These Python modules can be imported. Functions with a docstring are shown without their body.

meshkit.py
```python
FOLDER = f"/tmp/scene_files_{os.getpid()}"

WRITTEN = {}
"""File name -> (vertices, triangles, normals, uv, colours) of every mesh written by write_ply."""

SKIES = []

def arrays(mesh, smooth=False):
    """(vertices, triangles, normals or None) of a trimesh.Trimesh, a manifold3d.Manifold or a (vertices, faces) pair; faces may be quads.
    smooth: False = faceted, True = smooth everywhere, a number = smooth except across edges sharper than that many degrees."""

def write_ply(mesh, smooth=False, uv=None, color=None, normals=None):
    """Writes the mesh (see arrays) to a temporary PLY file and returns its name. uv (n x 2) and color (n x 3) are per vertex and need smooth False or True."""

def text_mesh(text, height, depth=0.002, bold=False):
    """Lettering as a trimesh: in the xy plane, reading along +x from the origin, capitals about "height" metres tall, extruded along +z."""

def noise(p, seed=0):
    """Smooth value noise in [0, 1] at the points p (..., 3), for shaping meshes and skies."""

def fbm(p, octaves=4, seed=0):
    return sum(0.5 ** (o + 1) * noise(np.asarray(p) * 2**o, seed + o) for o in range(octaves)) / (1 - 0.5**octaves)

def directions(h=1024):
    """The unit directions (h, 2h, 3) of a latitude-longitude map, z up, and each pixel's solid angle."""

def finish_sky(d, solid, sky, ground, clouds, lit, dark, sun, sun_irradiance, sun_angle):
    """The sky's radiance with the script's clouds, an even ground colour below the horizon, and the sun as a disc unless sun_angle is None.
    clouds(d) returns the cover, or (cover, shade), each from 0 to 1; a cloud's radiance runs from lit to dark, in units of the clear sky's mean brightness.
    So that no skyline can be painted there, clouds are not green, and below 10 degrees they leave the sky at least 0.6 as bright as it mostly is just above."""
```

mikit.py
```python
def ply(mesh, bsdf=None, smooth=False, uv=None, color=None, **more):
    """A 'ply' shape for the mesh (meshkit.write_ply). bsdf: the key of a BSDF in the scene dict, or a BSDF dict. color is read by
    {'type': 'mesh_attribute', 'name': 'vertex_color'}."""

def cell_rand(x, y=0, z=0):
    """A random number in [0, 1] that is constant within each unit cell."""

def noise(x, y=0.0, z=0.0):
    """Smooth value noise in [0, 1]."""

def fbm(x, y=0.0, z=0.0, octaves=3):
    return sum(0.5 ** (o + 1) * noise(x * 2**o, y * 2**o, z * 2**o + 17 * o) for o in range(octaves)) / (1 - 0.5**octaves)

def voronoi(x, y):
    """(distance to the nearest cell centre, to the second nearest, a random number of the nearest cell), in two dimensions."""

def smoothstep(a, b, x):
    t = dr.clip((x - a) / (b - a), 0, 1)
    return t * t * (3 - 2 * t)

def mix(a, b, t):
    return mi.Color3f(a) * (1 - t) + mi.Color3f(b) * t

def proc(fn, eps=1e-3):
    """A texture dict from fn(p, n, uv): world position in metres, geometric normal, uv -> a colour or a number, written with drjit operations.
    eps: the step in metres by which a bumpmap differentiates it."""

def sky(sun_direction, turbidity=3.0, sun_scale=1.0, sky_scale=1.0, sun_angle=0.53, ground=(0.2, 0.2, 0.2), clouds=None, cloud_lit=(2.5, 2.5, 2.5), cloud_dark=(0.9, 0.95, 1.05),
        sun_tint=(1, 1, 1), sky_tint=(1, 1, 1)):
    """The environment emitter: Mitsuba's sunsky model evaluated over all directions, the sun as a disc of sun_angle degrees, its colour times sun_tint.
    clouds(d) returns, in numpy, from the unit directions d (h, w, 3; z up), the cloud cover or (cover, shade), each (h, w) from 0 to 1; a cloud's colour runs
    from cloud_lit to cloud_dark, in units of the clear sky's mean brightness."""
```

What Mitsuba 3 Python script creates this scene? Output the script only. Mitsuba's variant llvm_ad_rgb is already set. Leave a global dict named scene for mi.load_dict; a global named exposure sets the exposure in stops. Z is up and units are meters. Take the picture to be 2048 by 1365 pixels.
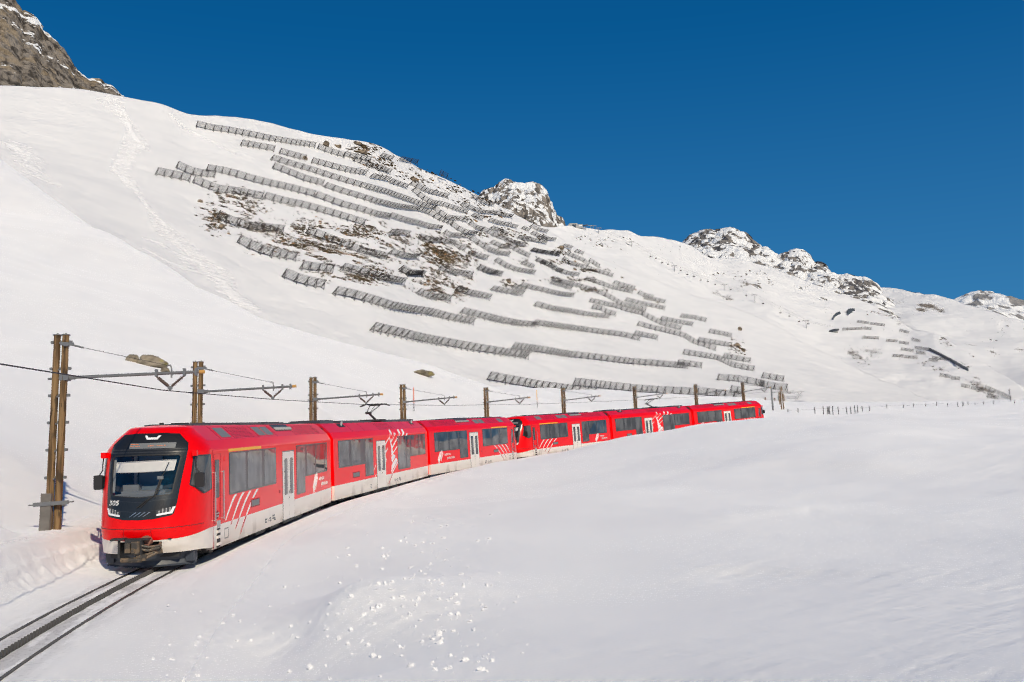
import math, random, numpy as np, trimesh, shapely, drjit as dr, mitsuba as mi, mikit, meshkit
from shapely.geometry import Polygon, LineString
from scipy.interpolate import RBFInterpolator, CubicSpline, PchipInterpolator, LinearNDInterpolator
from scipy.spatial import cKDTree
T = mi.ScalarTransform4f
scene, labels = {}, {}
rng = np.random.default_rng(7)

# ------------------------------------------------------------------ camera, sky, exposure
FPX, PITCH, ROLL = 2039.0, math.radians(10.83), math.radians(-2.22)
_cp, _sp, _cr, _sr = math.cos(PITCH), math.sin(PITCH), math.cos(ROLL), math.sin(ROLL)
FW = np.array([0, _cp, _sp]); _up = np.array([0, -_sp, _cp]); _rt = np.array([1.0, 0, 0])
RT = _rt * _cr + _up * _sr; UP = -_rt * _sr + _up * _cr
scene['camera'] = {'type': 'perspective', 'fov': math.degrees(2 * math.atan(1024 / FPX)), 'fov_axis': 'x', 'near_clip': 0.5, 'far_clip': 20000.0,
                   'to_world': T().look_at(origin=[0, 0, 0], target=FW.tolist(), up=UP.tolist())}
_az, _el = math.radians(-67), math.radians(29)      # sun behind the camera, to its right
SUN = np.array([math.cos(_el) * math.cos(_az), math.cos(_el) * math.sin(_az), math.sin(_el)])
scene['sky'] = mikit.sky(SUN.tolist(), turbidity=2.6, sun_tint=(0.985, 1.085, 1.25), sky_scale=.74, sky_tint=(0.03, 0.66, 1.17), clouds=lambda d: .46 * np.clip(1 - d[..., 2] / .47, 0, 1) ** 1.5, cloud_lit=(1.15, 2.15, 3.05), ground=(0.75, 0.76, 0.8))
exposure = 1.21


def ray(px, py):
    d = FW + RT * ((px - 1024) / FPX) - UP * ((py - 682.5) / FPX)
    return d / np.linalg.norm(d)


def gp(px, py, D):                                   # the point D metres away (horizontally) along the line of sight through a photo pixel
    d = ray(px, py)
    return d * (D / math.hypot(d[0], d[1]))


def pix(W):
    W = np.atleast_2d(W); d = W @ FW
    return np.stack([1024 + FPX * (W @ RT) / d, 682.5 - FPX * (W @ UP) / d], -1)


# ------------------------------------------------------------------ the track: a climbing curve through the bogies of the six cars
CARS = [(-9.2307, 26.8494, -0.3844, -8.9846, 42.3030, 1.3226), (-8.9251, 43.0461, 1.4049, -6.4729, 59.9657, 3.2931),
        (-6.2993, 60.6907, 3.3755, -1.3498, 75.3323, 5.0825), (0.1833, 78.8944, 5.5108, 7.4146, 92.5539, 7.2178),
        (7.8003, 93.1919, 7.3001, 17.4625, 107.2961, 9.1883), (17.9126, 107.8903, 9.2707, 27.8233, 119.7500, 10.9777)]
HWC, GRADE = 1.325, 0.11


def car_frame(k):
    c = np.array(CARS[k]); o, e = c[:3], c[3:]
    L = np.linalg.norm(e - o); t = (e - o) / L
    n = np.cross(t, [0, 0, 1.0]); n /= np.linalg.norm(n)
    u = np.cross(n, t)
    ca = math.radians(0.618)
    return o, t, n * math.cos(ca) - u * math.sin(ca), u * math.cos(ca) + n * math.sin(ca), L


_b = []
for _k in range(6):
    _o, _t, _n, _u, _L = car_frame(_k)
    _b += [_o + _t * a for a in ((1.2, _L - 2.2) if _k in (0, 3) else (2.2, _L - 1.2) if _k in (2, 5) else (2.2, _L - 2.2))]
_b = np.array(_b)
_cs = np.r_[0, np.cumsum(np.linalg.norm(np.diff(_b[:, :2], axis=0), axis=1))] + 1.2
_hd = np.arctan2(np.diff(_b[:, 0]), np.diff(_b[:, 1])); _hs = (_cs[1:] + _cs[:-1]) / 2
_hf = np.polynomial.Polynomial.fit(_hs, _hd, 3)
_s = np.arange(-30, 260, 0.25)


def _head(s):
    sa, sb = 4.0, 98.0
    base = _hf(np.clip(s, sa, sb))
    # beyond the train the curve eases and swings back to the left
    far = np.where(s > sb, (np.minimum(s, 125) - sb) * 0.0062 - np.maximum(s - 125, 0) * 0.0150, 0)
    return base + np.where(s < sa, (s - sa) / 112.0, 0) + far


_h = np.maximum(_head(_s), math.radians(-18))
_x = np.r_[0, np.cumsum(np.sin((_h[1:] + _h[:-1]) / 2) * .25)]; _y = np.r_[0, np.cumsum(np.cos((_h[1:] + _h[:-1]) / 2) * .25)]
_m = (_s > 0) & (_s < 100)
_dx = np.mean([_b[i, :2] - [np.interp(_cs[i], _s, _x), np.interp(_cs[i], _s, _y)] for i in range(len(_b))], axis=0)
_x += _dx[0]; _y += _dx[1]
_z = CARS[0][2] + 0.1104 * _s
_z = np.where(_s > 112, CARS[0][2] + 0.1104 * (112 + (np.minimum(_s, 170) - 112) * 0.55), _z)
TRK = np.stack([_x, _y, _z], 1)


def trk(s, d=0.0, h=0.0):                            # the point at arc length s, d metres to the right of the track centre, h above the rails
    s, d, h = np.broadcast_arrays(*(np.asarray(v, float) for v in (s, d, h)))
    x, y, z, a = (np.interp(s, _s, v) for v in (_x, _y, _z, _h))
    return np.stack([x + np.cos(a) * d, y - np.sin(a) * d, z + h], -1)


_tree = cKDTree(TRK[:, :2])


def track_coords(X, Y):
    q = np.stack([np.ravel(X), np.ravel(Y)], 1)
    dist, i = _tree.query(q)
    j = np.clip(i, 1, len(_s) - 2)
    tx, ty = np.sin(_h[j]), np.cos(_h[j])
    rx, ry = q[:, 0] - _x[j], q[:, 1] - _y[j]
    s = _s[j] + rx * tx + ry * ty
    d = rx * ty - ry * tx
    return s.reshape(np.shape(X)), d.reshape(np.shape(X))

# ------------------------------------------------------------------ materials
def rgb(*c): return {'type': 'rgb', 'value': list(c)}
proc, noise, fbm, voronoi, smoothstep, mix = mikit.proc, mikit.noise, mikit.fbm, mikit.voronoi, mikit.smoothstep, mikit.mix


def mat(name, **k):
    scene[name] = {'type': 'twosided', 'bsdf': {'type': 'principled', **k}}


def bumped(name, height, inner, eps=0.004):
    scene[name] = {'type': 'twosided', 'bsdf': {'type': 'bumpmap', 'arbitrary': proc(height, eps), 'scale': 1.0, 'bsdf': inner}}


def _snow_h(p, n, uv):
    x, y, z = p.x, p.y, p.z
    u, v = x * .82 + y * .57, -x * .57 + y * .82
    return (fbm(u * .9, v * 4.5, z, 3) - .5) * .05 + (fbm(x * 9, y * 9, z * 9, 2) - .5) * .012 + (noise(x * 45, y * 45, z * 45) - .5) * .0022


def _snow_c(p, n, uv):
    f = fbm(p.x * .35, p.y * .35, p.z * .35, 3)
    g = noise(p.x * 46, p.y * 46, p.z * 46)
    glint = smoothstep(.71, .82, g) * smoothstep(.42, .62, fbm(p.x * .21 + 3, p.y * .21, 0, 3))
    return mix(mix((.78, .78, .80), (.87, .868, .872), dr.clip(f * .8 + (g - .5) * .3, 0, 1)), (.975, .975, .97), glint)


bumped('m_snow', _snow_h, {'type': 'principled', 'base_color': proc(_snow_c), 'roughness': .55, 'specular': .3, 'sheen': .2})
bumped('m_snow_rough', lambda p, n, uv: (fbm(p.x * 7, p.y * 7, p.z * 7, 3) - .5) * .05, {'type': 'principled', 'base_color': proc(_snow_c), 'roughness': .55, 'specular': .3, 'sheen': .2})


# ------------------------------------------------------------------ things: names, labels
count = {}


def key(name, parent=None):
    base = (parent + '__' if parent else '') + name
    n = count.get(base, 0); count[base] = n + 1
    return base if n == 0 else f'{base}_{n:03d}'


def tag(k, label=None, category=None, group=None, kind=None):
    labels[k] = {a: b for a, b in dict(label=label, category=category, group=group, kind=kind).items() if b}
    return k


def thing(name, label, category, group=None):
    return tag(key(name), label, category, group)


def add(name, mesh, m, parent=None, smooth=False, to_world=None, label=None, kind=None):
    k = key(name, parent)
    d = dict(mesh) if isinstance(mesh, dict) else mikit.ply(mesh, m, smooth)
    if to_world is not None: d['to_world'] = T(to_world.tolist())
    scene[k] = d
    if label or kind: tag(k, label, kind=kind)
    return k


def cat(ms): return trimesh.util.concatenate([m for m in ms if m is not None])


def box(x0, x1, y0, y1, z0, z1):
    m = trimesh.creation.box((x1 - x0, y1 - y0, z1 - z0)); m.apply_translation(((x0 + x1) / 2, (y0 + y1) / 2, (z0 + z1) / 2)); return m


def bar(p, q, w, h=None, up=(0, 0, 1)):             # a square bar from p to q
    p, q = np.asarray(p, float), np.asarray(q, float); h = h or w
    t = q - p; L = np.linalg.norm(t); t /= L
    a = np.cross(t, up)
    if np.linalg.norm(a) < 1e-3: a = np.cross(t, (1, 0, 0))
    a /= np.linalg.norm(a); b = np.cross(a, t)
    m = trimesh.creation.box((w, L, h)); M = np.eye(4); M[:3, :3] = np.stack([a, t, b], 1); M[:3, 3] = (p + q) / 2
    m.apply_transform(M); return m


def rod(pts, r, sides=8, taper=1.0):                 # a round tube along a polyline
    p = np.asarray(pts, float); n = len(p)
    t = np.gradient(p, axis=0); t /= np.linalg.norm(t, axis=1, keepdims=True) + 1e-12
    ref = np.array([0, 0, 1.0]) if abs(t[0][2]) < .9 else np.array([1.0, 0, 0])
    V, F = [], []
    rr = r * np.linspace(1, taper, n)
    ang = np.arange(sides) * 2 * np.pi / sides
    for i in range(n):
        a = np.cross(t[i], ref) if i == 0 else a - t[i] * (a @ t[i])
        a = a / np.linalg.norm(a); b = np.cross(a, t[i])
        V.append(p[i] + rr[i] * (np.cos(ang)[:, None] * a + np.sin(ang)[:, None] * b))
    V = np.vstack(V + [p[:1], p[-1:]])
    for i in range(n - 1):
        for j in range(sides):
            k = (j + 1) % sides
            F += [(i * sides + j, (i + 1) * sides + j, (i + 1) * sides + k), (i * sides + j, (i + 1) * sides + k, i * sides + k)]
    for j in range(sides):
        k = (j + 1) % sides
        F += [(n * sides, j, k), (n * sides + 1, (n - 1) * sides + k, (n - 1) * sides + j)]
    m = trimesh.Trimesh(V, np.array(F)[:, ::-1], process=False); return m


def grid_faces(r, c):
    i, j = np.meshgrid(np.arange(r - 1), np.arange(c - 1), indexing='ij'); a = (i * c + j).ravel()
    return np.vstack([np.stack([a, a + 1, a + c + 1], 1), np.stack([a, a + c + 1, a + c], 1)])


# ------------------------------------------------------------------ the near snow: one height field shaped through surveyed points
_ctl = []
for s in np.arange(-26, 150, 4.0):
    hs = np.interp(s, [-12, -7, -3, -1, 6, 14, 22, 34, 50, 70, 100, 150], [-.03, .05, .22, .42, .40, .40, .32, .42, .52, .60, .5, .4])
    hl = np.interp(s, [-12, 0, 8, 16, 30, 150], [1.0, 1.0, .85, .55, .4, .4])
    _ctl += [trk(s, 2.2, hs), trk(s, -2.6, hl)]
    if s < 118: _ctl += [trk(s, -4.2, hl + .45), trk(s, 4.6, hs - np.interp(s, [-8, 0, 30, 60, 100], [.05, .12, .25, .3, .2]))]
for a in [(2048, 1365, 10.5), (1500, 1365, 11), (1024, 1365, 12), (620, 1365, 13), (2048, 1200, 16), (1500, 1200, 17), (1024, 1200, 18), (660, 1200, 18),
          (2048, 1100, 22), (1524, 1100, 23), (1024, 1100, 25), (760, 1100, 26), (2048, 1000, 32), (1524, 1000, 34), (1100, 1000, 36),
          (2048, 920, 46), (1524, 910, 49), (1250, 940, 52), (2048, 868, 60), (1900, 852, 68), (1800, 842, 72), (1660, 838, 70), (1568, 838.5, 69), (1524, 839.5, 68), (1464, 845.5, 67.5), (1390, 857, 66.5),
          (1324, 873, 66), (1250, 890, 66), (2700, 1000, 30), (2700, 1365, 9.5), (2700, 870, 60), (3600, 1000, 25),
          # behind the crest on the right: a dip, then the meadow with the fence
          (2060, 856, 108), (2060, 836, 180), (1800, 852, 105), (1640, 850, 105), (1590, 834, 165), (1640, 831.5, 185), (1700, 829.5, 200), (1752, 827, 215), (1830, 820, 235), (1920, 815, 262), (2000, 812, 300), (2040, 811, 318),
          (1560, 838, 150), (1500, 826, 175), (1620, 812, 330), (1750, 806, 400), (1900, 803, 440), (2100, 800, 460), (2500, 800, 420), (2500, 850, 200),
          # behind the train, left to right, and the near spur that runs up to the left
          (0, 1020, 27), (0, 900, 35), (0, 800, 46), (0, 700, 60), (0, 600, 80), (0, 500, 116), (0, 420, 165), (0, 361, 218), (-500, 700, 55), (-500, 400, 125), (-500, 100, 280),
          (100, 415, 198), (200, 472, 180), (300, 529, 162), (400, 586, 146), (480, 617, 134), (560, 645, 127), (640, 669, 124), (760, 706, 130), (830, 738, 138),
          (200, 800, 52), (200, 700, 68), (200, 600, 94), (200, 530, 130), (400, 630, 112), (400, 820, 56), (400, 740, 72), (400, 680, 88), (560, 780, 72), (560, 700, 96), (640, 820, 68), (700, 770, 88),
          (760, 760, 104), (760, 824, 80), (900, 775, 140), (900, 812, 108), (960, 780, 170), (1040, 806, 150), (1200, 808, 175), (1400, 806, 200), (1540, 812, 215),
          (1000, 788, 240), (1150, 792, 280), (1300, 796, 300), (1500, 798, 330)]:
    _ctl.append(gp(*a))
for a in [(-500, 100, 305), (0, 361, 240), (200, 472, 198), (400, 586, 162), (560, 645, 143), (700, 690, 145)]:      # the far side of the spur falls away
    q = gp(*a); q[2] -= 7; _ctl.append(q)
for a in [(-500, 100, 345), (0, 361, 272), (200, 472, 228), (400, 586, 192), (560, 645, 176), (700, 690, 180)]:
    q = gp(*a); q[2] -= 22; _ctl.append(q)
for a in [(-12, -8, -2.2), (12, -8, -1.9), (-14, 6, -1.9), (0, 4, -1.7), (10, 3, -1.6), (24, 4, -1.5), (-26, 0, -1.6)]: _ctl.append(np.array(a, float))
_ctl = np.array(_ctl)
_rbf = RBFInterpolator(_ctl[:, :2], _ctl[:, 2], kernel='thin_plate_spline', smoothing=0.02, neighbors=90)
_AZ = np.radians(np.r_[np.linspace(-75, -31, 60)[:-1], np.linspace(-31, 31, 620), np.linspace(31, 75, 60)[1:]])
_LD = np.linspace(math.log(3.2), math.log(455), 560)
_azc, _ldc = np.radians(np.linspace(-75, 75, 231)), np.linspace(math.log(3.2), math.log(455), 260)
_A, _B = np.meshgrid(_azc, _ldc, indexing='ij')
_zc = _rbf(np.stack([np.sin(_A) * np.exp(_B), np.cos(_A) * np.exp(_B)], -1).reshape(-1, 2)).reshape(_A.shape)
from scipy.interpolate import RectBivariateSpline
_zs = RectBivariateSpline(_azc, _ldc, _zc)
_nf = meshkit.fbm


_RIDGES = [([(1340, 1070, 27), (1450, 1045, 28.5), (1610, 1014, 31), (1690, 1030, 30)], .13, .55, 2.2), ([(1240, 1142, 20.6), (1400, 1131, 20.8), (1547, 1125, 20.6), (1700, 1130, 20), (1880, 1142, 19.2)], .07, .35, 1.7), ([(1400, 948, 43), (1578, 938, 44), (1900, 946, 42)], .14, .8, 3.0), ([(1100, 905, 66), (1222, 889, 64), (1324, 874, 63)], .16, 1.0, 3.0)]
_RL = [(LineString([gp(*q)[:2] for q in l]), a, wn, wf) for l, a, wn, wf in _RIDGES]


def ridges(X, Y):
    out = np.zeros(np.shape(X)); P = shapely.points(np.ravel(X), np.ravel(Y)); D = np.hypot(X, Y)
    for line, a, wn, wf in _RL:                      # wind-cut lips: steep towards the valley, long drift behind
        c = np.array(line.coords); m = np.hypot(*c.T); sel = np.ravel((D > m.min() - 6) & (D < m.max() + 12))
        if not sel.any(): continue
        dist = np.full(sel.shape, 99.0); q = P[sel]; u = shapely.line_locate_point(line, q); dd = shapely.distance(line, q)
        foot = shapely.get_coordinates(shapely.line_interpolate_point(line, u)); far = np.ravel(D)[sel] > np.hypot(foot[:, 0], foot[:, 1])
        fade = np.clip(np.minimum(u, line.length - u) / (line.length * .3), 0, 1)
        h = np.zeros(sel.shape); h[sel] = a * fade * np.exp(-(dd / np.where(far, wf, wn)) ** 2); out += h.reshape(np.shape(X))
    return out


def field(X, Y):                                     # the snow's height, without the cutting for the track
    X, Y = np.asarray(X, float), np.asarray(Y, float)
    D = np.hypot(X, Y); z = _zs.ev(np.arctan2(X, Y), np.log(np.clip(D, 3.2, 455)))
    P = np.stack([X, Y, X * 0], -1); R = np.stack([(X * .8 + Y * .6) * .05, (-X * .6 + Y * .8) * .16, X * 0], -1)
    far = np.clip((D - 8) / 40, 0, 1)
    return z + (_nf(P / 15, 3, 5) - .5) * 1.25 * far + (_nf(R, 4, 11) - .5) * .62 * (0.35 + .65 * far) + (_nf(P / 1.6, 3, 2) - .5) * .05 + ridges(X, Y)


def ground(X, Y):
    z = field(X, Y); s, d = track_coords(X, Y)
    tz = np.interp(s, _s, _z)
    w = np.clip((4.3 - np.abs(d)) / 2.0, 0, 1); w = w * w * (3 - 2 * w) * ((s > -29) & (s < 150))
    hs = np.interp(s, [-12, -7, -3, -1, 6, 14, 22, 34, 50, 70, 100, 150], [-.03, .05, .22, .42, .40, .40, .32, .42, .52, .60, .5, .4])
    hl = np.interp(s, [-12, 0, 8, 16, 30, 150], [1.0, 1.0, .85, .55, .4, .4])
    return z * (1 - w) + (tz + np.where(d > 0, hs, hl + .3 * np.maximum(0, -d - 2.6))) * w


def _tread(s, d):                                    # height above the rails across the track, with the cut bank on the left
    P = np.stack([s, d, s * 0], -1)
    hs = np.interp(s, [-12, -7, -3, -1, 6, 14, 22, 34, 50, 70, 100, 150], [-.03, .05, .22, .42, .40, .40, .32, .42, .52, .60, .5, .4])
    edge = -1.98 - .10 * (_nf(np.stack([s * .9, s * 0, s * 0], -1), 3, 3) - .5) * 2
    bed = -.026 + .02 * (_nf(P * 2.2, 3, 9) - .5) + .03 * np.exp(-((np.abs(d) - 1.35) / .25) ** 2)
    right = np.clip((d - .75) / (2.15 - .75), 0, 1); right = right ** 1.5 * (hs + .026)
    spill = .30 * np.exp(-np.clip(d - edge, 0, 9) / .26) * (.6 + .8 * _nf(P * 3.1, 2, 21))
    left = np.clip((edge - d) / .16, 0, 1)
    lump = (_nf(np.stack([s * 2.6, d * 2.6, s * 0], -1), 3, 31) - .5) * .22
    return bed + right + np.where(d < edge + 1.2, spill * (1 - left), 0), left, lump


UVS = []


def ribbon(s0, s1, ds, d0, d1, dd):
    s, d = np.meshgrid(np.arange(s0, s1 + 1e-6, ds), np.arange(d0, d1 + 1e-6, dd), indexing='ij')
    W = trk(s, d); h, left, lump = _tread(s, d)
    g = ground(W[..., 0], W[..., 1]) + .02
    hb = W[..., 2] + h
    step = .5 + .5 * np.tanh((-2.38 - d) / .16)        # the two ledges of the cut bank
    low = hb + .52 * (g - hb)
    z = hb * (1 - left) + (low * (1 - step) + g * step) * left + lump * np.exp(-((d + 2.05) / .35) ** 2) * left
    out = np.clip((d - 1.7) / .7, 0, 1); z = z * (1 - out) + g * out
    near = np.abs(d - np.clip(d, d0 + .9, d1 - .9)) / .9
    z = z - near * .05
    W[..., 2] = z
    UVS.append(np.stack([s.ravel(), d.ravel()], 1))
    return trimesh.Trimesh(W.reshape(-1, 3), grid_faces(*s.shape)[:, ::-1], process=False)


_X, _Y = np.meshgrid(_AZ, _LD, indexing='ij'); _X, _Y = np.sin(_X) * np.exp(_Y), np.cos(_X) * np.exp(_Y)
_zg = ground(_X, _Y); _sg, _dg = track_coords(_X, _Y)
_zg = _zg - np.where((np.abs(_dg) < 3.3) & (_sg < 124) & (_sg > -27), 2.2 * np.clip((2.6 - np.abs(_dg)) / .6, 0, 1), 0)
_mesh = trimesh.Trimesh(np.stack([_X, _Y, _zg], -1).reshape(-1, 3), grid_faces(*_X.shape)[:, ::-1], process=False)
tag(add('snow_field', _mesh, 'm_snow', smooth=True), 'rolling white snow field in the foreground and along the railway', kind='structure')
def _bed_c(p, n, uv):                                # packed snow, grey with brake dust and grit along the rails
    g = dr.clip(1.15 - dr.abs(uv.y) / .95, 0, 1) * smoothstep(.30, .62, fbm(uv.x * 1.1, uv.y * 7, 0, 4)) * .62
    fine = smoothstep(.60, .78, noise(p.x * 24, p.y * 24, p.z * 24)) * dr.clip(1.2 - dr.abs(uv.y), 0, 1) * .35
    return mix(_snow_c(p, n, uv), (.36, .35, .36), dr.clip(g + fine, 0, .8))


bumped('m_bed', lambda p, n, uv: (fbm(p.x * 7, p.y * 7, p.z * 7, 3) - .5) * .06 + (fbm(p.x * 26, p.y * 26, p.z * 26, 2) - .5) * .014, {'type': 'principled', 'base_color': proc(_bed_c), 'roughness': .55, 'specular': .3, 'sheen': .2})
for _args, _lab in (((-27, 6, .06, -3.6, 3.6, .045), 'packed snow on the track bed with its cut bank'), ((5.9, 125, .4, -3.6, 3.6, .12), 'snow-covered track bed under the train')):
    _rb = ribbon(*_args); tag(add('track_bed', mikit.ply(_rb, 'm_bed', True, uv=UVS[-1]), None), _lab, kind='structure')


def drop(px, py, d0=6.0, d1=440.0):                  # the point of the snow field seen at a photo pixel
    r = ray(px, py); D = np.exp(np.linspace(math.log(d0), math.log(d1), 1500)); W = r * (D / math.hypot(r[0], r[1]))[:, None]
    i = np.argmax(ground(W[:, 0], W[:, 1]) > W[:, 2]); q = W[i]
    q[2] = float(ground(q[0], q[1])); return q


# ------------------------------------------------------------------ hills and mountains
def loft(cols, nx, nt, disp, back=0.15, K=13):
    px = np.array([c[0] for c in cols], float); tt = np.linspace(0, 1, K)
    Yk, Dk = [], []
    for _, rows in cols:
        r = np.array(rows, float); t = (r[:, 0] - r[0, 0]) / (r[-1, 0] - r[0, 0])
        Yk.append(PchipInterpolator(t, r[:, 0])(tt)); Dk.append(PchipInterpolator(t, r[:, 1])(tt) if len(r) > 2 else r[0, 1] + (r[1, 1] - r[0, 1]) * (1 - (1 - t[-1] * tt) ** 1.0))
    xs = np.linspace(px[0], px[-1], nx); tn = np.linspace(0, 1, nt)
    Y = PchipInterpolator(px, np.array(Yk))(xs); D = CubicSpline(px, np.array(Dk))(xs)
    Y = np.array([np.interp(tn, tt, y) for y in Y]); D = np.array([PchipInterpolator(tt, q)(tn) for q in D])
    d = FW + RT * ((xs[:, None, None] - 1024) / FPX) - UP * ((Y[..., None] - 682.5) / FPX)
    P = d * (D / np.hypot(d[..., 0], d[..., 1]))[..., None]
    top = P[:, 0]; hd = top[:, :2] / np.linalg.norm(top[:, :2], axis=1, keepdims=True)
    rows = []
    for k, (o, f) in enumerate(((1.0, .22), (.6, .10), (.3, .035), (.12, .008))):
        q = top.copy(); L = D[:, :1] * back * o; q[:, :2] += hd * L; q[:, 2] += top[:, 2] * back * o * .6 - D[:, 0] * back * f * 1.6; rows.append(q)
    P = np.concatenate([np.stack(rows, 1), P], 1)
    n = np.cross(np.gradient(P, axis=1), np.gradient(P, axis=0)); n /= np.linalg.norm(n, axis=-1, keepdims=True)
    n *= np.sign((n * -P).sum(-1, keepdims=True).mean())
    if disp is not None: P = P + n * disp(P)[..., None]
    f = grid_faces(*P.shape[:2]); m = trimesh.Trimesh(P.reshape(-1, 3), f, process=False)
    v = m.triangles_center; fn = np.cross(P.reshape(-1, 3)[f[:, 1]] - P.reshape(-1, 3)[f[:, 0]], P.reshape(-1, 3)[f[:, 2]] - P.reshape(-1, 3)[f[:, 0]])
    if ((fn * -v).sum(1)).mean() < 0: m = trimesh.Trimesh(P.reshape(-1, 3), f[:, ::-1], process=False)
    q = pix(P[:, 4:].reshape(-1, 3)); N = n[:, 4:].reshape(-1, 3)
    look = LinearNDInterpolator(q[::3], np.hstack([P[:, 4:].reshape(-1, 3)[::3], N[::3]]))
    return m, look


def col(px, ys, Ds, yf, Df, *mid): return (px, [(ys, Ds), *mid, (yf, Df)])


_B = [col(-300, 168, 455, 420, 185), col(0, 178, 470, 470, 190), col(120, 184, 485, 520, 195), col(230, 196, 492, 570, 198), col(320, 213, 497, 610, 202), col(385, 234, 500, 640, 206), col(455, 236, 512, 668, 212), col(520, 243, 525, 690, 218),
      col(620, 263, 545, 720, 228), col(700, 278, 560, 745, 236), col(745, 288, 575, 758, 242), col(800, 311, 600, 775, 255), col(850, 339, 622, 786, 270), col(935, 377, 655, 796, 292), col(1000, 415, 690, 800, 310),
      col(1060, 446, 725, 803, 330), col(1110, 474, 755, 805, 345), col(1162, 506, 785, 806, 362), col(1200, 517, 800, 806, 374), col(1255, 537, 820, 807, 390), col(1300, 554, 838, 808, 402), col(1344, 574, 850, 808, 413),
      col(1405, 596, 866, 808, 425), col(1467, 618, 882, 809, 436), col(1509, 636, 895, 809, 442), col(1559, 659, 908, 809, 446), col(1640, 702, 880, 812, 480), col(1720, 738, 845, 816, 500), col(1800, 772, 780, 820, 520), col(1860, 798, 700, 826, 520), col(1910, 818, 640, 834, 510)]
_C = [col(1040, 452, 1000, 640, 860), col(1110, 453, 1050, 640, 850), col(1150, 453, 1075, 640, 840), col(1200, 460, 1090, 650, 840), col(1250, 463.5, 1110, 660, 830), col(1283, 477, 1120, 670, 830), col(1320, 482, 1150, 680, 830), col(1380, 500, 1200, 690, 830),
      col(1423, 524, 1235, 700, 830), col(1476, 521, 1260, 720, 820), col(1531, 531, 1270, 760, 760), col(1575, 548, 1275, 800, 740), col(1630, 570, 1270, 806, 800), col(1700, 594, 1260, 808, 820), col(1763, 620, 1230, 810, 820), col(1825, 654, 1190, 811, 820),
      col(1866, 668, 1150, 811, 820), col(1898, 689, 1110, 811, 820), col(1948, 721, 1050, 811, 820), col(2009, 760, 970, 816, 820), col(2060, 796, 880, 822, 800), col(2100, 812, 840, 826, 790)]
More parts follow.
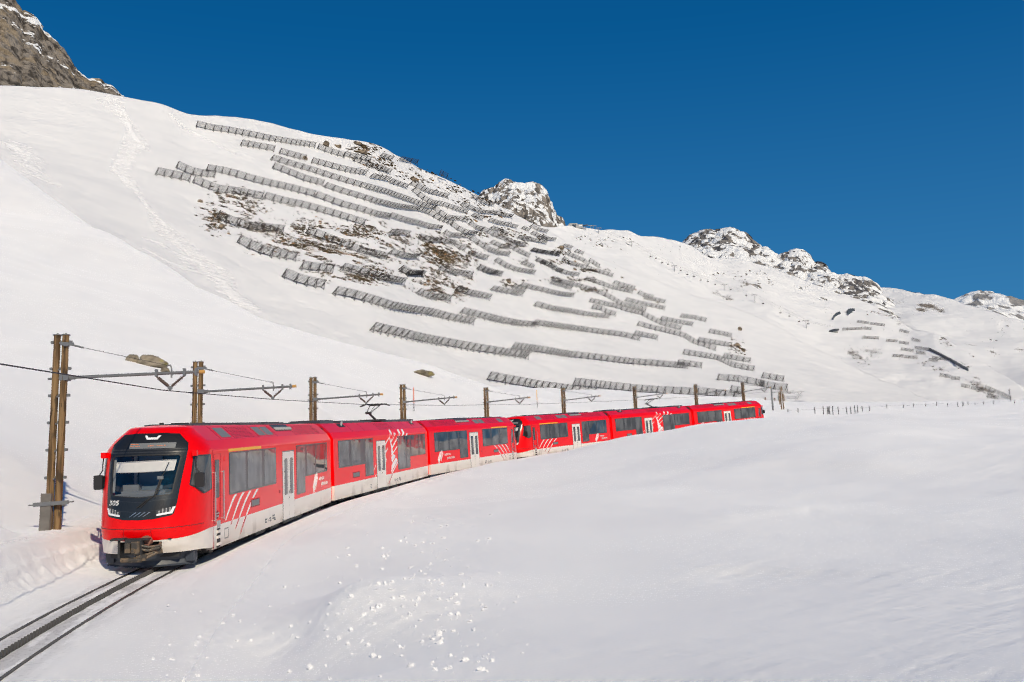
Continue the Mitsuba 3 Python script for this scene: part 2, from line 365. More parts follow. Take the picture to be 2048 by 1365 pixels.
_D = [col(1360, 520, 2250, 620, 1500), col(1383, 496, 2250, 620, 1500), col(1400, 482, 2250, 620, 1500), col(1413, 474, 2240, 630, 1500), col(1428, 481, 2230, 630, 1500), col(1455, 473, 2220, 640, 1500), col(1475, 483, 2200, 640, 1500), col(1500, 494, 2180, 650, 1500), col(1525, 505, 2160, 650, 1450),
      col(1556, 526, 2130, 660, 1400), col(1560, 531, 2130, 662, 1400), col(1578, 521, 2100, 664, 1400), col(1600, 524, 2080, 668, 1400), col(1617, 541, 2060, 670, 1400), col(1634, 537, 2040, 672, 1400), col(1655, 547, 2020, 680, 1350), col(1680, 563, 2000, 690, 1300), col(1707, 572, 1980, 700, 1250),
      col(1760, 573, 1950, 720, 1300), col(1820, 579, 1900, 740, 1250), col(1870, 592, 1850, 770, 1180), col(1925, 607, 1800, 800, 1120), col(1980, 624, 1750, 825, 1080), col(2048, 650, 1700, 835, 1000), col(2150, 690, 1600, 845, 940), col(2500, 760, 1400, 860, 850)]
def spiky(cols, step, amp, seed):                      # a skyline broken into small pinnacles
    r = np.random.default_rng(seed); px = np.array([c[0] for c in cols]); x = np.arange(px[0], px[-1], step); q = [np.interp(x, px, [c[1][k][j] for c in cols]) for k in (0, -1) for j in (0, 1)]
    e = r.normal(size=len(x)) * amp; e[0] = 0
    return [(a, [(b + k, c), (d, f)]) for a, b, c, d, f, k in zip(x, *q, e)]


_D2 = [c for c in _D if c[0] >= 1680]; _D = [c for c in _D if c[0] <= 1710] + [col(1740, 578, 1965, 715, 1220), col(1775, 604, 1950, 725, 1190)]; _D = spiky(_D, 5.5, 2.6, 8)
_E = [col(1880, 625, 3400, 680, 2300), col(1927, 606, 3400, 680, 2300), col(1945, 597, 3400, 690, 2300), col(1960, 593, 3400, 690, 2300), col(1985, 593, 3380, 700, 2200), col(2005, 597, 3350, 710, 2200), col(2048, 610, 3300, 720, 2200), col(2150, 640, 3200, 740, 2000), col(2500, 700, 3000, 780, 1800)]
_F = [col(-260, -190, 900, 240, 640), col(-100, -110, 900, 240, 640), col(-20, -30, 900, 240, 640), col(23, 0, 905, 240, 640), (43, [(29, 905), (240, 650)]), (53, [(31, 905), (240, 650)]), (67, [(40, 905), (240, 655)]), (77, [(60, 905), (240, 660)]), (97, [(80, 905), (240, 670)]), (113, [(99, 905), (240, 680)]),
      (128, [(116, 905), (240, 690)]), (141, [(139, 905), (240, 700)]), (155, [(152, 905), (240, 710)]), (168, [(160, 905), (240, 720)]), (180, [(167, 905), (240, 730)]), (197, [(169, 905), (240, 740)]), (205, [(178, 905), (240, 750)]), (218, [(177, 905), (240, 760)]), (238, [(195, 905), (245, 780)]), (262, [(232, 905), (262, 800)])]
_G = [(952, [(420, 1600), (500, 1300)]), (972, [(402, 1600), (500, 1300)]), (990, [(395, 1600), (500, 1300)]), (1004, [(385, 1600), (500, 1300)]), (1014, [(379, 1600), (500, 1300)]), (1024, [(376, 1600), (500, 1300)]), (1040, [(380, 1600), (500, 1300)]), (1052, [(386, 1605), (500, 1300)]), (1058, [(380, 1600), (500, 1310)]), (1066, [(378, 1600), (500, 1320)]),
      (1074, [(383, 1600), (500, 1330)]), (1084, [(397, 1600), (500, 1350)]), (1093, [(414, 1600), (500, 1380)]), (1101, [(431, 1600), (500, 1400)]), (1109, [(443, 1600), (500, 1420)]), (1120, [(456, 1600), (500, 1440)])]
_G = spiky(_G, 4.5, 1.8, 3)


def ridged(P, s, o=4, seed=0, st=(1, 1, 1)): return 1 - np.abs(meshkit.fbm(P * np.array(st) / s, o, seed) * 2 - 1)


def smooth_hill(P): return (meshkit.fbm(P / 70, 4, 3) - .5) * 9 + (meshkit.fbm(P / 14, 3, 8) - .5) * 1.2
def hill_C(P): return (meshkit.fbm(P / 110, 5, 13) - .5) * 22 + (meshkit.fbm(P / 16, 3, 18) - .5) * 2.4
def craggy(a, s, seed, st=(1, 1, .45)): return lambda P: (ridged(P, s, 5, seed, st) - .62) * a + (ridged(P, s / 5, 3, seed + 9, st) - .6) * a * .28


def patches(spots, look):
    out = []
    for px, py, rx, ry, dens in spots:
        w = look([[px, py]])[0]
        if np.isnan(w[0]): continue
        D = np.linalg.norm(w[:3]); c = math.hypot(w[3], w[4]); out.append((*w[:3], rx * D / FPX, ry * D / FPX, dens, -w[4] / c, w[3] / c))
    return out


def hill_bsdf(name, spots, base_dots, kind):
    def mask(p):
        w = mi.Float(base_dots)
        for x, y, z, rh, rv, dens, cx, cy in spots:      # an ellipse along the contour line and up the slope
            l, dz = (p.x - x) * cx + (p.y - y) * cy, p.z - z
            e = l * l / (rh * rh) + dz * dz / (rv * rv)
            w = w + dens * 1.0 * dr.exp(-e * .7)
        return dr.minimum(w, .56)

    def colour(p, n, uv):
        w = mask(p)
        f = fbm(p.x * .20, p.y * .20, p.z * .5, 2) * .35 + fbm(p.x * 1.0, p.y * 1.0, p.z * 2.1, 3) * .65
        bare = smoothstep(.0, .025, w - f + (.10 if kind == 'grass' else .13))
        t = fbm(p.x * .4 + 9, p.y * .4, p.z * .4, 3)
        if kind == 'grass':
            dark = mix((.055, .045, .03), (.15, .10, .045), smoothstep(.35, .6, t))
            dark = mix(dark, (.34, .19, .09), smoothstep(.57, .68, noise(p.x * .21, p.y * .21, p.z * .5)))
        else:
            dark = mix((.10, .09, .085), (.30, .26, .23), smoothstep(.3, .65, t))
        snow = mix((.80, .80, .82), (.89, .885, .89), fbm(p.x * .05, p.y * .05, p.z * .2, 3))
        return mix(snow, dark, bare)

    def height(p, n, uv):
        u, v = p.x * .8 + p.y * .6, p.z
        return (fbm(p.x * .22, p.y * .22, v * .9, 3) - .5) * .9 + (fbm(p.x * 1.1, p.y * 1.1, v * 2, 2) - .5) * .16
    bumped(name, height, {'type': 'diffuse', 'reflectance': proc(colour)}, .05)


def peak_bsdf(name, lo, hi, amount, warm):
    def colour(p, n, uv):
        f = fbm(p.x / 45, p.y / 45, p.z / 60, 4); g = fbm(p.x / 9, p.y / 9, p.z / 5, 3)
        up = dr.abs(n.z) + (f - .5) * 1.1 + (g - .5) * .9 + amount
        snow = smoothstep(.52, .60, up)
        s = fbm(p.x / 7, p.y / 7, p.z / 90, 3)
        rock = mix(lo, hi, smoothstep(.3, .7, s))
        rock = mix(rock, warm, smoothstep(.55, .75, fbm(p.x / 14 + 5, p.y / 14, p.z / 50, 3)) * .7)
        return mix(rock, (.86, .86, .87), snow)
    bumped(name, lambda p, n, uv: (fbm(p.x / 6, p.y / 6, p.z / 14, 4) - .5) * 1.3, {'type': 'diffuse', 'reflectance': proc(colour)}, .2)


_mB, LB = loft(_B, 760, 380, smooth_hill, .16)
SPOTS_RAW_B = [(440, 425, 22, 26, .34), (470, 395, 26, 8, .42), (520, 455, 40, 12, .3), (500, 420, 30, 22, .2), (432, 445, 16, 14, .4), (600, 470, 60, 26, .30), (645, 500, 40, 22, .36), (720, 515, 60, 16, .40), (705, 470, 50, 14, .28), (610, 500, 20, 16, .36),
                   (740, 455, 26, 10, .40), (760, 545, 26, 14, .34), (690, 545, 40, 14, .34), (730, 560, 40, 10, .38), (800, 480, 44, 12, .36), (870, 500, 34, 26, .42), (900, 520, 44, 20, .42), (865, 545, 26, 26, .40), (930, 505, 28, 14, .38), (880, 580, 34, 16, .36), (915, 585, 20, 14, .36), (820, 560, 30, 14, .24), (790, 490, 26, 8, .4),
                   (725, 300, 26, 12, .36), (760, 330, 30, 10, .38), (735, 292, 12, 6, .4), (840, 360, 22, 8, .30), (800, 345, 30, 8, .28), (900, 380, 26, 10, .26), (870, 345, 12, 4, .4), (950, 400, 30, 12, .26), (1005, 470, 26, 12, .40), (1020, 490, 24, 8, .36), (985, 430, 24, 8, .24), (940, 440, 20, 8, .22), (1060, 480, 26, 8, .24),
                   (1110, 525, 40, 3, .5), (1180, 541, 28, 3, .5), (1120, 505, 14, 8, .3), (1145, 560, 50, 4, .34), (1190, 580, 40, 4, .34), (1470, 692, 12, 10, .46), (1485, 700, 8, 8, .36), (560, 490, 30, 10, .28), (960, 470, 16, 6, .3), (1015, 570, 12, 8, .3), (1050, 520, 14, 6, .24), (935, 560, 14, 8, .3)]
SPOTS_B = patches(SPOTS_RAW_B, LB)
hill_bsdf('m_hill', SPOTS_B, .0, 'grass')
tag(add('hillside', _mB, 'm_hill', smooth=True), 'steep snow slope with avalanche barriers and bare patches of grass and rock', kind='structure')
_mC, LC = loft(_C, 620, 330, hill_C, .15)
SPOTS_RAW_C = [(1195, 487, 30, 10, .25), (1225, 480, 26, 8, .22), (1170, 478, 30, 8, .14), (1260, 490, 30, 8, .12), (1490, 567, 13, 10, .55), (1515, 572, 10, 9, .55), (1538, 565, 8, 8, .5), (1470, 552, 10, 9, .3), (1432, 586, 9, 7, .52), (1455, 596, 10, 8, .55), (1435, 550, 14, 6, .26), (1500, 545, 30, 6, .2),
                   (1705, 706, 12, 12, .5), (1742, 702, 18, 14, .5), (1725, 720, 14, 14, .4), (1750, 625, 22, 6, .34), (1790, 634, 14, 8, .42), (1800, 645, 10, 5, .5), (1760, 612, 16, 4, .3), (1850, 728, 12, 6, .4), (1880, 740, 16, 8, .44), (1950, 765, 14, 12, .55), (1965, 780, 10, 10, .5), (1985, 792, 14, 6, .4), (1895, 690, 8, 8, .46), (1885, 680, 10, 6, .4), (1930, 735, 12, 8, .4), (1340, 500, 40, 8, .10), (1605, 575, 14, 6, .26), (1650, 600, 16, 6, .2)]
SPOTS_C = patches(SPOTS_RAW_C, LC)
hill_bsdf('m_ski_hill', [(*q[:5], q[5] * .7, *q[6:]) for q in SPOTS_C], .02, 'rock')
tag(add('mountain', _mC, 'm_ski_hill', smooth=True), 'snow mountain with the chairlift behind the hillside', kind='structure')
peak_bsdf('m_ridge', (.15, .145, .145), (.30, .275, .26), .27, (.34, .29, .24))
def _ridge_col(p, n, uv):
    rib = fbm(p.x / 20, p.y / 20, p.z / 75, 4); g = fbm(p.x / 6, p.y / 6, p.z / 8, 3)
    rock = mix((.085, .085, .095), (.27, .245, .225), smoothstep(.3, .66, fbm(p.x / 7, p.y / 7, p.z / 50, 3)))
    return mix((.86, .86, .87), rock, smoothstep(.0, .03, rib * .66 + g * .34 - .525))


bumped('m_rib', lambda p, n, uv: (fbm(p.x / 11, p.y / 11, p.z / 60, 4) - .5) * 9.0, {'type': 'diffuse', 'reflectance': proc(_ridge_col)}, .3)
_mD, LD = loft(_D, 640, 220, lambda P: (craggy(34, 120, 3, (1, 1, .10))(P) + craggy(20, 36, 5, (1, 1, .16))(P)) * np.clip((760 - P[..., 0]) / 120, .1, 1), .12)
tag(add('mountain', _mD, 'm_rib', smooth=True), 'jagged rock and snow ridge on the right skyline', kind='structure')
_mD2, LD2 = loft(_D2, 420, 260, lambda P: (meshkit.fbm(P / 130, 5, 23) - .5) * 30 + (meshkit.fbm(P / 22, 3, 28) - .5) * 3, .12)
SPOTS_D = patches([(1855, 612, 16, 9, .6), (1842, 620, 10, 7, .5), (1880, 622, 9, 8, .4), (1800, 606, 12, 6, .3), (1770, 598, 14, 6, .3), (1985, 705, 10, 5, .4), (1940, 690, 12, 6, .3), (1925, 715, 14, 6, .35), (2010, 640, 14, 5, .25), (1720, 590, 14, 8, .4), (1960, 740, 20, 12, .25), (2000, 765, 14, 8, .5), (2030, 790, 20, 8, .3), (1800, 630, 30, 8, .25), (2040, 700, 10, 6, .4)], LD2)
hill_bsdf('m_ski_hill_2', SPOTS_D, .02, 'rock')
tag(add('mountain', _mD2, 'm_ski_hill_2', smooth=True), 'smooth snow mountain with a few dark cliffs at the right', kind='structure')
bumped('m_rib_far', lambda p, n, uv: (fbm(p.x / 30, p.y / 30, p.z / 90, 4) - .5) * 16.0, {'type': 'diffuse', 'reflectance': proc(lambda p, n, uv: mix((.86, .86, .87), (.30, .29, .29), smoothstep(.52, .58, fbm(p.x / 34, p.y / 34, p.z / 150, 4))))}, .5)
_mE, LE = loft(_E, 320, 120, craggy(60, 200, 6, (1, 1, .12)), .12)
tag(add('mountain', _mE, 'm_rib_far', smooth=True), 'far snow ridge at the right edge', kind='structure')
def _crag_col(p, n, uv):
    crack = fbm(p.x / 3.6, p.y / 3.6, p.z / 60, 4); f = fbm(p.x / 26, p.y / 26, p.z / 17, 3); g = fbm(p.x / 4.5, p.y / 4.5, p.z / 3, 3)
    rock = mix((.06, .053, .048), (.26, .228, .198), smoothstep(.32, .66, crack))
    rock = mix(rock, (.32, .25, .17), smoothstep(.56, .70, fbm(p.x / 9 + 5, p.y / 9, p.z / 44, 3)) * .6)
    return mix(rock, (.86, .86, .87), smoothstep(.0, .03, f * .62 + g * .38 + dr.clip((p.z - 430) / 900, -.08, .045) + dr.abs(n.z) * .06 - .60))


bumped('m_crag', lambda p, n, uv: (fbm(p.x / 2.6, p.y / 2.6, p.z / 24, 3) - .5) * 2.0 + (fbm(p.x / 1.6, p.y / 1.6, p.z / 3, 2) - .5) * .6, {'type': 'diffuse', 'reflectance': proc(_crag_col)}, .12)
_mF, LF = loft(_F, 520, 420, lambda P: craggy(7, 46, 11, (1, 1, .09))(P) + craggy(4.5, 13, 12, (1, 1, .11))(P) + craggy(1.6, 4.5, 14, (1, 1, .22))(P), .12)
tag(add('rock_peak', _mF, 'm_crag', smooth=False), 'brown rock face with snow ledges in the top left corner', kind='structure')
_mG, LG = loft(_G, 260, 200, lambda P: craggy(22, 90, 17, (1, 1, .22))(P) + craggy(12, 26, 12, (1, 1, .4))(P) + craggy(5, 9, 15)(P), .06)
def _twin_col(p, n, uv):
    rib = fbm(p.x / 13, p.y / 13, p.z / 40, 4); g = fbm(p.x / 4.5, p.y / 4.5, p.z / 7, 3)
    rock = mix((.085, .077, .072), (.30, .265, .235), smoothstep(.3, .66, fbm(p.x / 5, p.y / 5, p.z / 40, 3)))
    return mix((.86, .86, .87), rock, smoothstep(.0, .03, rib * .62 + g * .38 - .475 - dr.clip((p.z - 505) / 700, -.12, .07)))


bumped('m_twin', lambda p, n, uv: (fbm(p.x / 7, p.y / 7, p.z / 36, 4) - .5) * 6.0, {'type': 'diffuse', 'reflectance': proc(_twin_col)}, .25)
tag(add('rock_peak', _mG, 'm_twin', smooth=True), 'twin-topped rock peak with snow between its summits', kind='structure')

# ------------------------------------------------------------------ bare ground breaking through the snow: tufts of dead grass, stones, cliffs
def flat_col(lo, hi): return lambda p, n, uv: mix(lo, hi, smoothstep(.3, .7, fbm(p.x * 1.1, p.y * 1.1, p.z * 1.6, 3)))


for nm, lo, hi in (('m_tuft', (.026, .021, .013), (.10, .066, .029)), ('m_stone', (.05, .045, .04), (.22, .19, .16)), ('m_soil', (.16, .085, .035), (.36, .20, .09))):
    bumped(nm, lambda p, n, uv: (fbm(p.x * 1.3, p.y * 1.3, p.z * 1.3, 3) - .5) * .5, {'type': 'diffuse', 'reflectance': proc(flat_col(lo, hi))}, .05)
_ico = trimesh.creation.icosphere(subdivisions=1); _icv = [_ico.vertices * (1 + (meshkit.fbm(_ico.vertices * 1.6 + 7 * i, 3, i) - .5)[:, None] * 1.3) for i in range(24)]


def scatter(spots, look, per, seed, tall=0.0, size=(.8, 3.2), spread=.62):
    r = np.random.default_rng(seed); out = [[], [], []]
    for px, py, rx, ry, dens in spots:
        n = int(rx * ry * dens * per) + 3
        q = np.stack([px + r.normal(size=n) * rx * spread, py + r.normal(size=n) * ry * spread], 1); W = look(q)
        keep = ~np.isnan(W[:, 0]) & (meshkit.fbm(np.nan_to_num(W[:, :3]) / [9, 9, 4], 3, 77) > .46)
        for w in W[keep]:
            P, N = w[:3], w[3:6] / np.linalg.norm(w[3:6]); D = np.linalg.norm(P)
            c = np.array([-N[1], N[0], 0]); c /= np.linalg.norm(c); u = np.cross(N, c)
            a = math.exp(r.uniform(math.log(size[0]), math.log(size[1]))) * D / FPX; t = r.random()
            kind = (1 if t < .75 else 0) if tall else (0 if t < .66 else 1 if t < .94 else 2)
            b = a * (r.uniform(.7, 1.6) if tall and r.random() < tall else r.uniform(.22, .5)); h = a * r.uniform(.18, .45)
            out[kind].append(_icv[r.integers(24)] @ np.stack([c * a * (.6 if tall else 1), u * b, N * h]) + P + N * h * .1)
    return [trimesh.Trimesh(np.vstack(v), np.vstack([_ico.faces + 42 * i for i in range(len(v))]), process=False) if v else None for v in out]


_sB = scatter(SPOTS_RAW_B, LB, 2.3, 4, size=(.9, 5.0), spread=.72)
for m, bs, lab in zip(_sB, ('m_tuft', 'm_stone', 'm_soil'), ('tufts of dead brown grass breaking through the snow between the barriers', 'grey-brown stones breaking through the snow between the barriers', 'patches of orange-brown soil below the barriers')):
    tag(add('bare_ground', m, bs), lab, 'bare ground', kind='stuff')
_sC = scatter(SPOTS_RAW_C, LC, .55, 6, .7, (.7, 3.0), .5)
_sD = scatter([(1855, 612, 14, 8, .5), (1882, 622, 8, 7, .4), (1925, 715, 14, 6, .3), (1960, 740, 20, 12, .2), (2000, 765, 14, 8, .4), (1985, 705, 10, 5, .3), (1990, 680, 50, 40, .05)], LD2, .6, 9, .5, (.7, 2.4), .6)
_sC2 = scatter([(1200, 485, 60, 16, .10), (1290, 505, 60, 20, .06), (1480, 560, 60, 26, .06), (1640, 610, 60, 20, .06), (1800, 650, 60, 24, .10), (1900, 730, 50, 26, .12), (1330, 540, 90, 40, .025), (1960, 770, 40, 20, .14), (1760, 700, 70, 30, .05)], LC, .26, 8, .2, (.5, 1.7), .6)
tag(add('rock_outcrops', cat([_sC[1], _sC2[1], _sD[1]]), 'm_stone'), 'dark rock outcrops and stones on the chairlift mountain', 'rocks', kind='stuff')
tag(add('bare_ground', cat([_sC[0], _sC2[0]]), 'm_tuft'), 'small dark tufts showing through the snow of the chairlift mountain', 'bare ground', kind='stuff')

# ------------------------------------------------------------------ avalanche barriers
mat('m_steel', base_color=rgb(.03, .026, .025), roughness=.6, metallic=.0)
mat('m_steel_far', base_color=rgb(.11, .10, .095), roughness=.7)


def zz(ox, oy, sc, *rows): return [[(ox + x / sc, oy + y / sc) for x, y in r] for r in rows]


ROWS = zz(300, 220, 4.55, [(417, 147), (560, 180), (700, 197), (900, 235), (1080, 272), (1280, 305), (1490, 333)], [(820, 315), (950, 338), (1115, 367)], [(1170, 388), (1270, 418), (1400, 450)], [(45, 582), (180, 608), (345, 642)], [(233, 522), (360, 580), (440, 597), (575, 607)],
          [(507, 550), (620, 565), (750, 595), (900, 640), (1060, 680), (1250, 720), (1480, 780)], [(385, 655), (500, 705), (600, 740), (800, 765), (1005, 805)], [(1030, 800), (1200, 845), (1400, 885), (1600, 940), (1820, 1005), (1930, 1040)],
          [(1110, 525), (1280, 590), (1400, 640), (1560, 680)], [(1520, 345), (1620, 385), (1755, 425)], [(605, 975), (680, 1020), (770, 1050)], [(790, 1055), (850, 1075), (980, 1090), (1190, 1105)], [(1415, 1115), (1560, 1165), (1700, 1220), (1790, 1245)], [(790, 1200), (900, 1265), (1050, 1320), (1300, 1360)])
ROWS += [[(540.5, 318), (575, 329), (619, 342), (663, 356), (700, 367), (725, 374), (768, 385), (812, 400), (845, 412), (867, 417)], [(621.5, 324), (652, 332), (680, 340), (706, 345), (729, 348)],
         [(647, 373), (674, 382.5), (713, 394), (746, 404), (790, 414), (834, 419)], [(628.5, 392.5), (656, 402.5), (680, 411.5), (713, 420), (746, 430), (774.5, 435)]]
ROWS += zz(680, 260, 4.55, [(25, 230), (150, 255), (260, 275)], [(115, 275), (240, 320), (350, 355), (440, 385)], [(265, 425), (350, 440), (430, 455)], [(440, 465), (520, 495), (590, 520)], [(360, 230), (410, 250), (455, 265)], [(530, 265), (600, 280), (680, 298)], [(840, 368), (900, 402), (930, 416)],
           [(630, 485), (720, 535), (800, 565), (960, 607)], [(650, 545), (720, 610), (800, 660), (900, 675)], [(920, 680), (1000, 710), (1140, 750)], [(435, 780), (550, 820), (700, 855), (800, 885), (900, 895)], [(700, 722), (800, 760), (880, 810), (950, 835), (1000, 850)], [(840, 710), (900, 770), (940, 790)],
           [(950, 800), (1040, 810)], [(1060, 810), (1140, 830)], [(1000, 860), (1080, 920), (1150, 940), (1220, 945)], [(1160, 850), (1220, 890), (1280, 905)], [(1190, 775), (1240, 795), (1280, 810)], [(1090, 675), (1170, 710), (1260, 745), (1400, 755)], [(1195, 605), (1260, 640), (1330, 670), (1380, 678)],
           [(1405, 752), (1470, 775), (1550, 785)], [(1340, 820), (1420, 845), (1500, 860), (1590, 885)], [(1280, 900), (1380, 955), (1470, 990), (1560, 1025), (1670, 1045)], [(1360, 890), (1440, 920), (1500, 950)], [(430, 935), (530, 935), (600, 950)], [(700, 975), (800, 1010), (900, 1015), (1010, 1030)],
           [(935, 935), (980, 965), (1060, 965), (1160, 975)], [(1170, 985), (1250, 1040), (1320, 1085), (1420, 1120), (1520, 1135)], [(1360, 1020), (1430, 1055), (1510, 1075)], [(1515, 1052), (1600, 1100), (1700, 1145)], [(1025, 1035), (1070, 1075), (1115, 1090)], [(1160, 1120), (1230, 1150), (1320, 1165)],
           [(80, 1080), (200, 1120), (300, 1140), (400, 1160)], [(440, 1115), (520, 1145), (600, 1160), (690, 1155)], [(0, 1265), (150, 1305), (300, 1340), (440, 1375), (560, 1390)], [(530, 1265), (590, 1305), (720, 1315)], [(890, 1265), (980, 1300), (1080, 1310), (1180, 1325)], [(1240, 1260), (1330, 1295), (1450, 1315)],
           [(1400, 1185), (1480, 1235), (1580, 1275), (1750, 1300)], [(1640, 1210), (1740, 1250)], [(1730, 1090), (1820, 1110), (1980, 1135)], [(1605, 975), (1700, 995), (1860, 1025)], [(1645, 890), (1700, 915)], [(1720, 875), (1780, 905), (1870, 925)], [(1730, 935), (1800, 970), (1860, 1000)], [(1822, 966), (1870, 992), (1940, 998)], [(1775, 1180), (1860, 1220), (1930, 1260), (2000, 1290)])
ROWS += zz(460, 480, 3.793, [(525, 215), (640, 230), (760, 235)], [(392, 275), (500, 320), (600, 345), (690, 358)], [(775, 405), (900, 430), (1050, 470), (1200, 515), (1330, 535), (1500, 560), (1650, 600), (1825, 630)], [(1060, 680), (1250, 720), (1450, 765), (1650, 800), (1850, 835), (2048, 865), (2240, 890)],
           [(1280, 235), (1330, 260), (1450, 265)], [(1410, 400), (1500, 440), (1650, 455)], [(1700, 385), (1800, 410), (1955, 440)], [(1740, 550), (1850, 575), (2048, 620), (2180, 642), (2300, 650)], [(1870, 210), (1950, 240), (2030, 260)])
ROWS += zz(980, 420, 4.55, [(385, 1035), (550, 1060), (750, 1085), (1000, 1120), (1200, 1145), (1340, 1180)], [(1305, 1130), (1400, 1150), (1505, 1170)], [(190, 700), (250, 715), (300, 728)], [(265, 685), (400, 720), (600, 765), (740, 780)], [(0, 720), (120, 745), (275, 770)], [(540, 660), (620, 680), (720, 715)],
           [(550, 630), (700, 670), (850, 710), (1000, 760), (1030, 775)], [(1035, 775), (1100, 810), (1180, 860), (1300, 890), (1400, 915)], [(860, 630), (1000, 675), (1100, 710), (1280, 750)], [(1115, 665), (1200, 690), (1300, 715)], [(900, 830), (1000, 855), (1150, 885), (1250, 920), (1370, 945)], [(1375, 950), (1450, 990), (1550, 1040), (1720, 1085)],
           [(920, 890), (1000, 905), (1050, 935), (1125, 955)], [(395, 865), (550, 905), (700, 925), (850, 955), (1065, 978)], [(1225, 820), (1350, 855), (1600, 905)], [(1395, 805), (1480, 820), (1575, 840)], [(1340, 755), (1400, 785), (1465, 797)], [(1545, 995), (1700, 1025), (1895, 1060)], [(1725, 970), (1850, 985), (1950, 1010)],
           [(365, 365), (450, 385), (560, 395), (620, 400)], [(650, 440), (700, 480), (770, 500)], [(775, 502), (850, 525), (950, 558), (1020, 575), (1100, 602)], [(680, 390), (750, 425), (830, 455), (880, 500)], [(415, 455), (500, 490), (570, 522)], [(585, 540), (680, 575), (790, 590)], [(765, 372), (830, 398)], [(650, 322), (725, 342)], [(895, 462), (980, 517)])
ROWS += zz(1300, 440, 4.55, [(-120, 952), (0, 985), (150, 1020), (300, 1058), (390, 1118), (480, 1145), (580, 1180)], [(430, 1100), (550, 1120), (700, 1145)], [(295, 1215), (450, 1240), (600, 1265), (680, 1300), (740, 1330), (830, 1350), (930, 1368)], [(660, 1245), (780, 1270), (895, 1290)], [(530, 1020), (640, 1040), (760, 1070)])
ROWS += zz(940, 640, 2.926, [(97, 347), (250, 375), (400, 400), (560, 420), (715, 440)], [(600, 380), (750, 395), (900, 410), (1000, 420), (1200, 430), (1400, 440), (1590, 458)], [(1520, 420), (1590, 432)], [(1445, 348), (1550, 355), (1650, 370), (1760, 400), (1845, 409)], [(1705, 335), (1825, 356)],
           [(240, 165), (400, 185), (560, 210), (700, 225), (900, 250), (1100, 265), (1260, 280)], [(1210, 258), (1345, 275)])
ROWS_C = zz(1640, 560, 4.875, [(358, 415), (475, 430)], [(485, 435), (630, 452)], [(215, 492), (415, 482)], [(422, 480), (500, 488)], [(410, 570), (570, 578)], [(640, 600), (750, 608)], [(768, 618), (860, 632)], [(892, 588), (980, 608)], [(770, 500), (860, 525)], [(925, 670), (1070, 690)], [(785, 685), (910, 703)], [(935, 715), (1030, 728)],
            [(705, 750), (810, 755)], [(820, 762), (950, 768)], [(1090, 770), (1270, 790)], [(1060, 790), (1150, 800)], [(1165, 940), (1270, 960)], [(1278, 970), (1365, 980)], [(1375, 1042), (1460, 1060)], [(1470, 1065), (1590, 1095)], [(1630, 1115), (1690, 1120)], [(1630, 1145), (1740, 1168)], [(1605, 1060), (1750, 1120), (1860, 1170)])

BEAMS = [.10, .13, .27, .41, .55, .69, .83, .96]
_panel = cat([box(0, 1, b - .019, b + .019, -.016, .016) for b in BEAMS])                # unit bay: x along the row, y up the grate, z out of it
_post = cat([bar((0, -.10, 0), (0, 1, 0), .075, .06, (1, 0, 0)), bar((0, .66, .03), (0, -.16, .62), .05, .05, (1, 0, 0)), bar((0, .10, -.03), (0, .10, .42), .02, .02, (1, 0, 0))])
PANEL, POST = mikit.ply(_panel, 'm_steel'), mikit.ply(_post, 'm_steel')
BAR_POLES = [(390, 'second'), (625, 'third'), (808, 'fourth'), (976, 'fifth'), (1131, 'sixth'), (1276, 'seventh'), (1397, 'eighth'), (1492, 'ninth')]
ORD = 'first second third fourth fifth sixth seventh eighth ninth tenth eleventh twelfth thirteenth fourteenth fifteenth sixteenth seventeenth eighteenth nineteenth twentieth'.split() + ['twenty-' + o for o in 'first second third fourth fifth sixth seventh eighth ninth'.split()]


def ordinal(n): return ORD[n - 1] if n <= len(ORD) else f'{n}th'


def place_rows(rows, look, H, bay, lift):
    out = []
    for r in rows:
        r = np.array(r, float); L = np.r_[0, np.cumsum(np.linalg.norm(np.diff(r, axis=0), axis=1))]
        u = np.linspace(0, L[-1], 120); q = np.stack([np.interp(u, L, r[:, 0]), np.interp(u, L, r[:, 1])], 1)
        W = look(q + [0, lift]); ok = ~np.isnan(W[:, 0])
        if ok.sum() < 4: continue
        W, u = W[ok], u[ok]
        st = np.linalg.norm(np.diff(W[:, :3], axis=0), axis=1); bad = np.nonzero(st > 4 * np.median(st))[0]; bad = bad[bad > 88]
        if len(bad): W, u = W[:bad[0] + 1], u[:bad[0] + 1]
        s = np.r_[0, np.cumsum(np.linalg.norm(np.diff(W[:, :3], axis=0), axis=1))]
        n = max(2, round(min(s[-1] / bay, np.linalg.norm(np.diff(pix(W[:, :3]), axis=0), axis=1).sum() / 8.5))); t = np.linspace(0, s[-1], n + 1)
        P = np.stack([np.interp(t, s, W[:, k]) for k in range(6)], 1)
        k = np.ones(5) / 5
        out.append((r, P[:, :3], P[:, 3:6] / np.linalg.norm(P[:, 3:6], axis=1, keepdims=True)))
    return out


def frames(P, N, H):
    Nm = N.mean(0); Nm /= np.linalg.norm(Nm)
    up = []
    for i in range(len(P)):
        n = N[i] * .35 + Nm * .65; n /= np.linalg.norm(n)
        g = np.array([n[0] * n[2], n[1] * n[2], n[2] ** 2 - 1]); g /= np.linalg.norm(g)                   # steepest way down
        w = n * math.cos(.24) + g * math.sin(.24); up.append((w * H, (g * math.cos(.24) - n * math.sin(.24)) * H))
    return up


def M4(a, b, c, o):
    M = np.eye(4); M[:3, 0], M[:3, 1], M[:3, 2], M[:3, 3] = a, b, c, o; return M


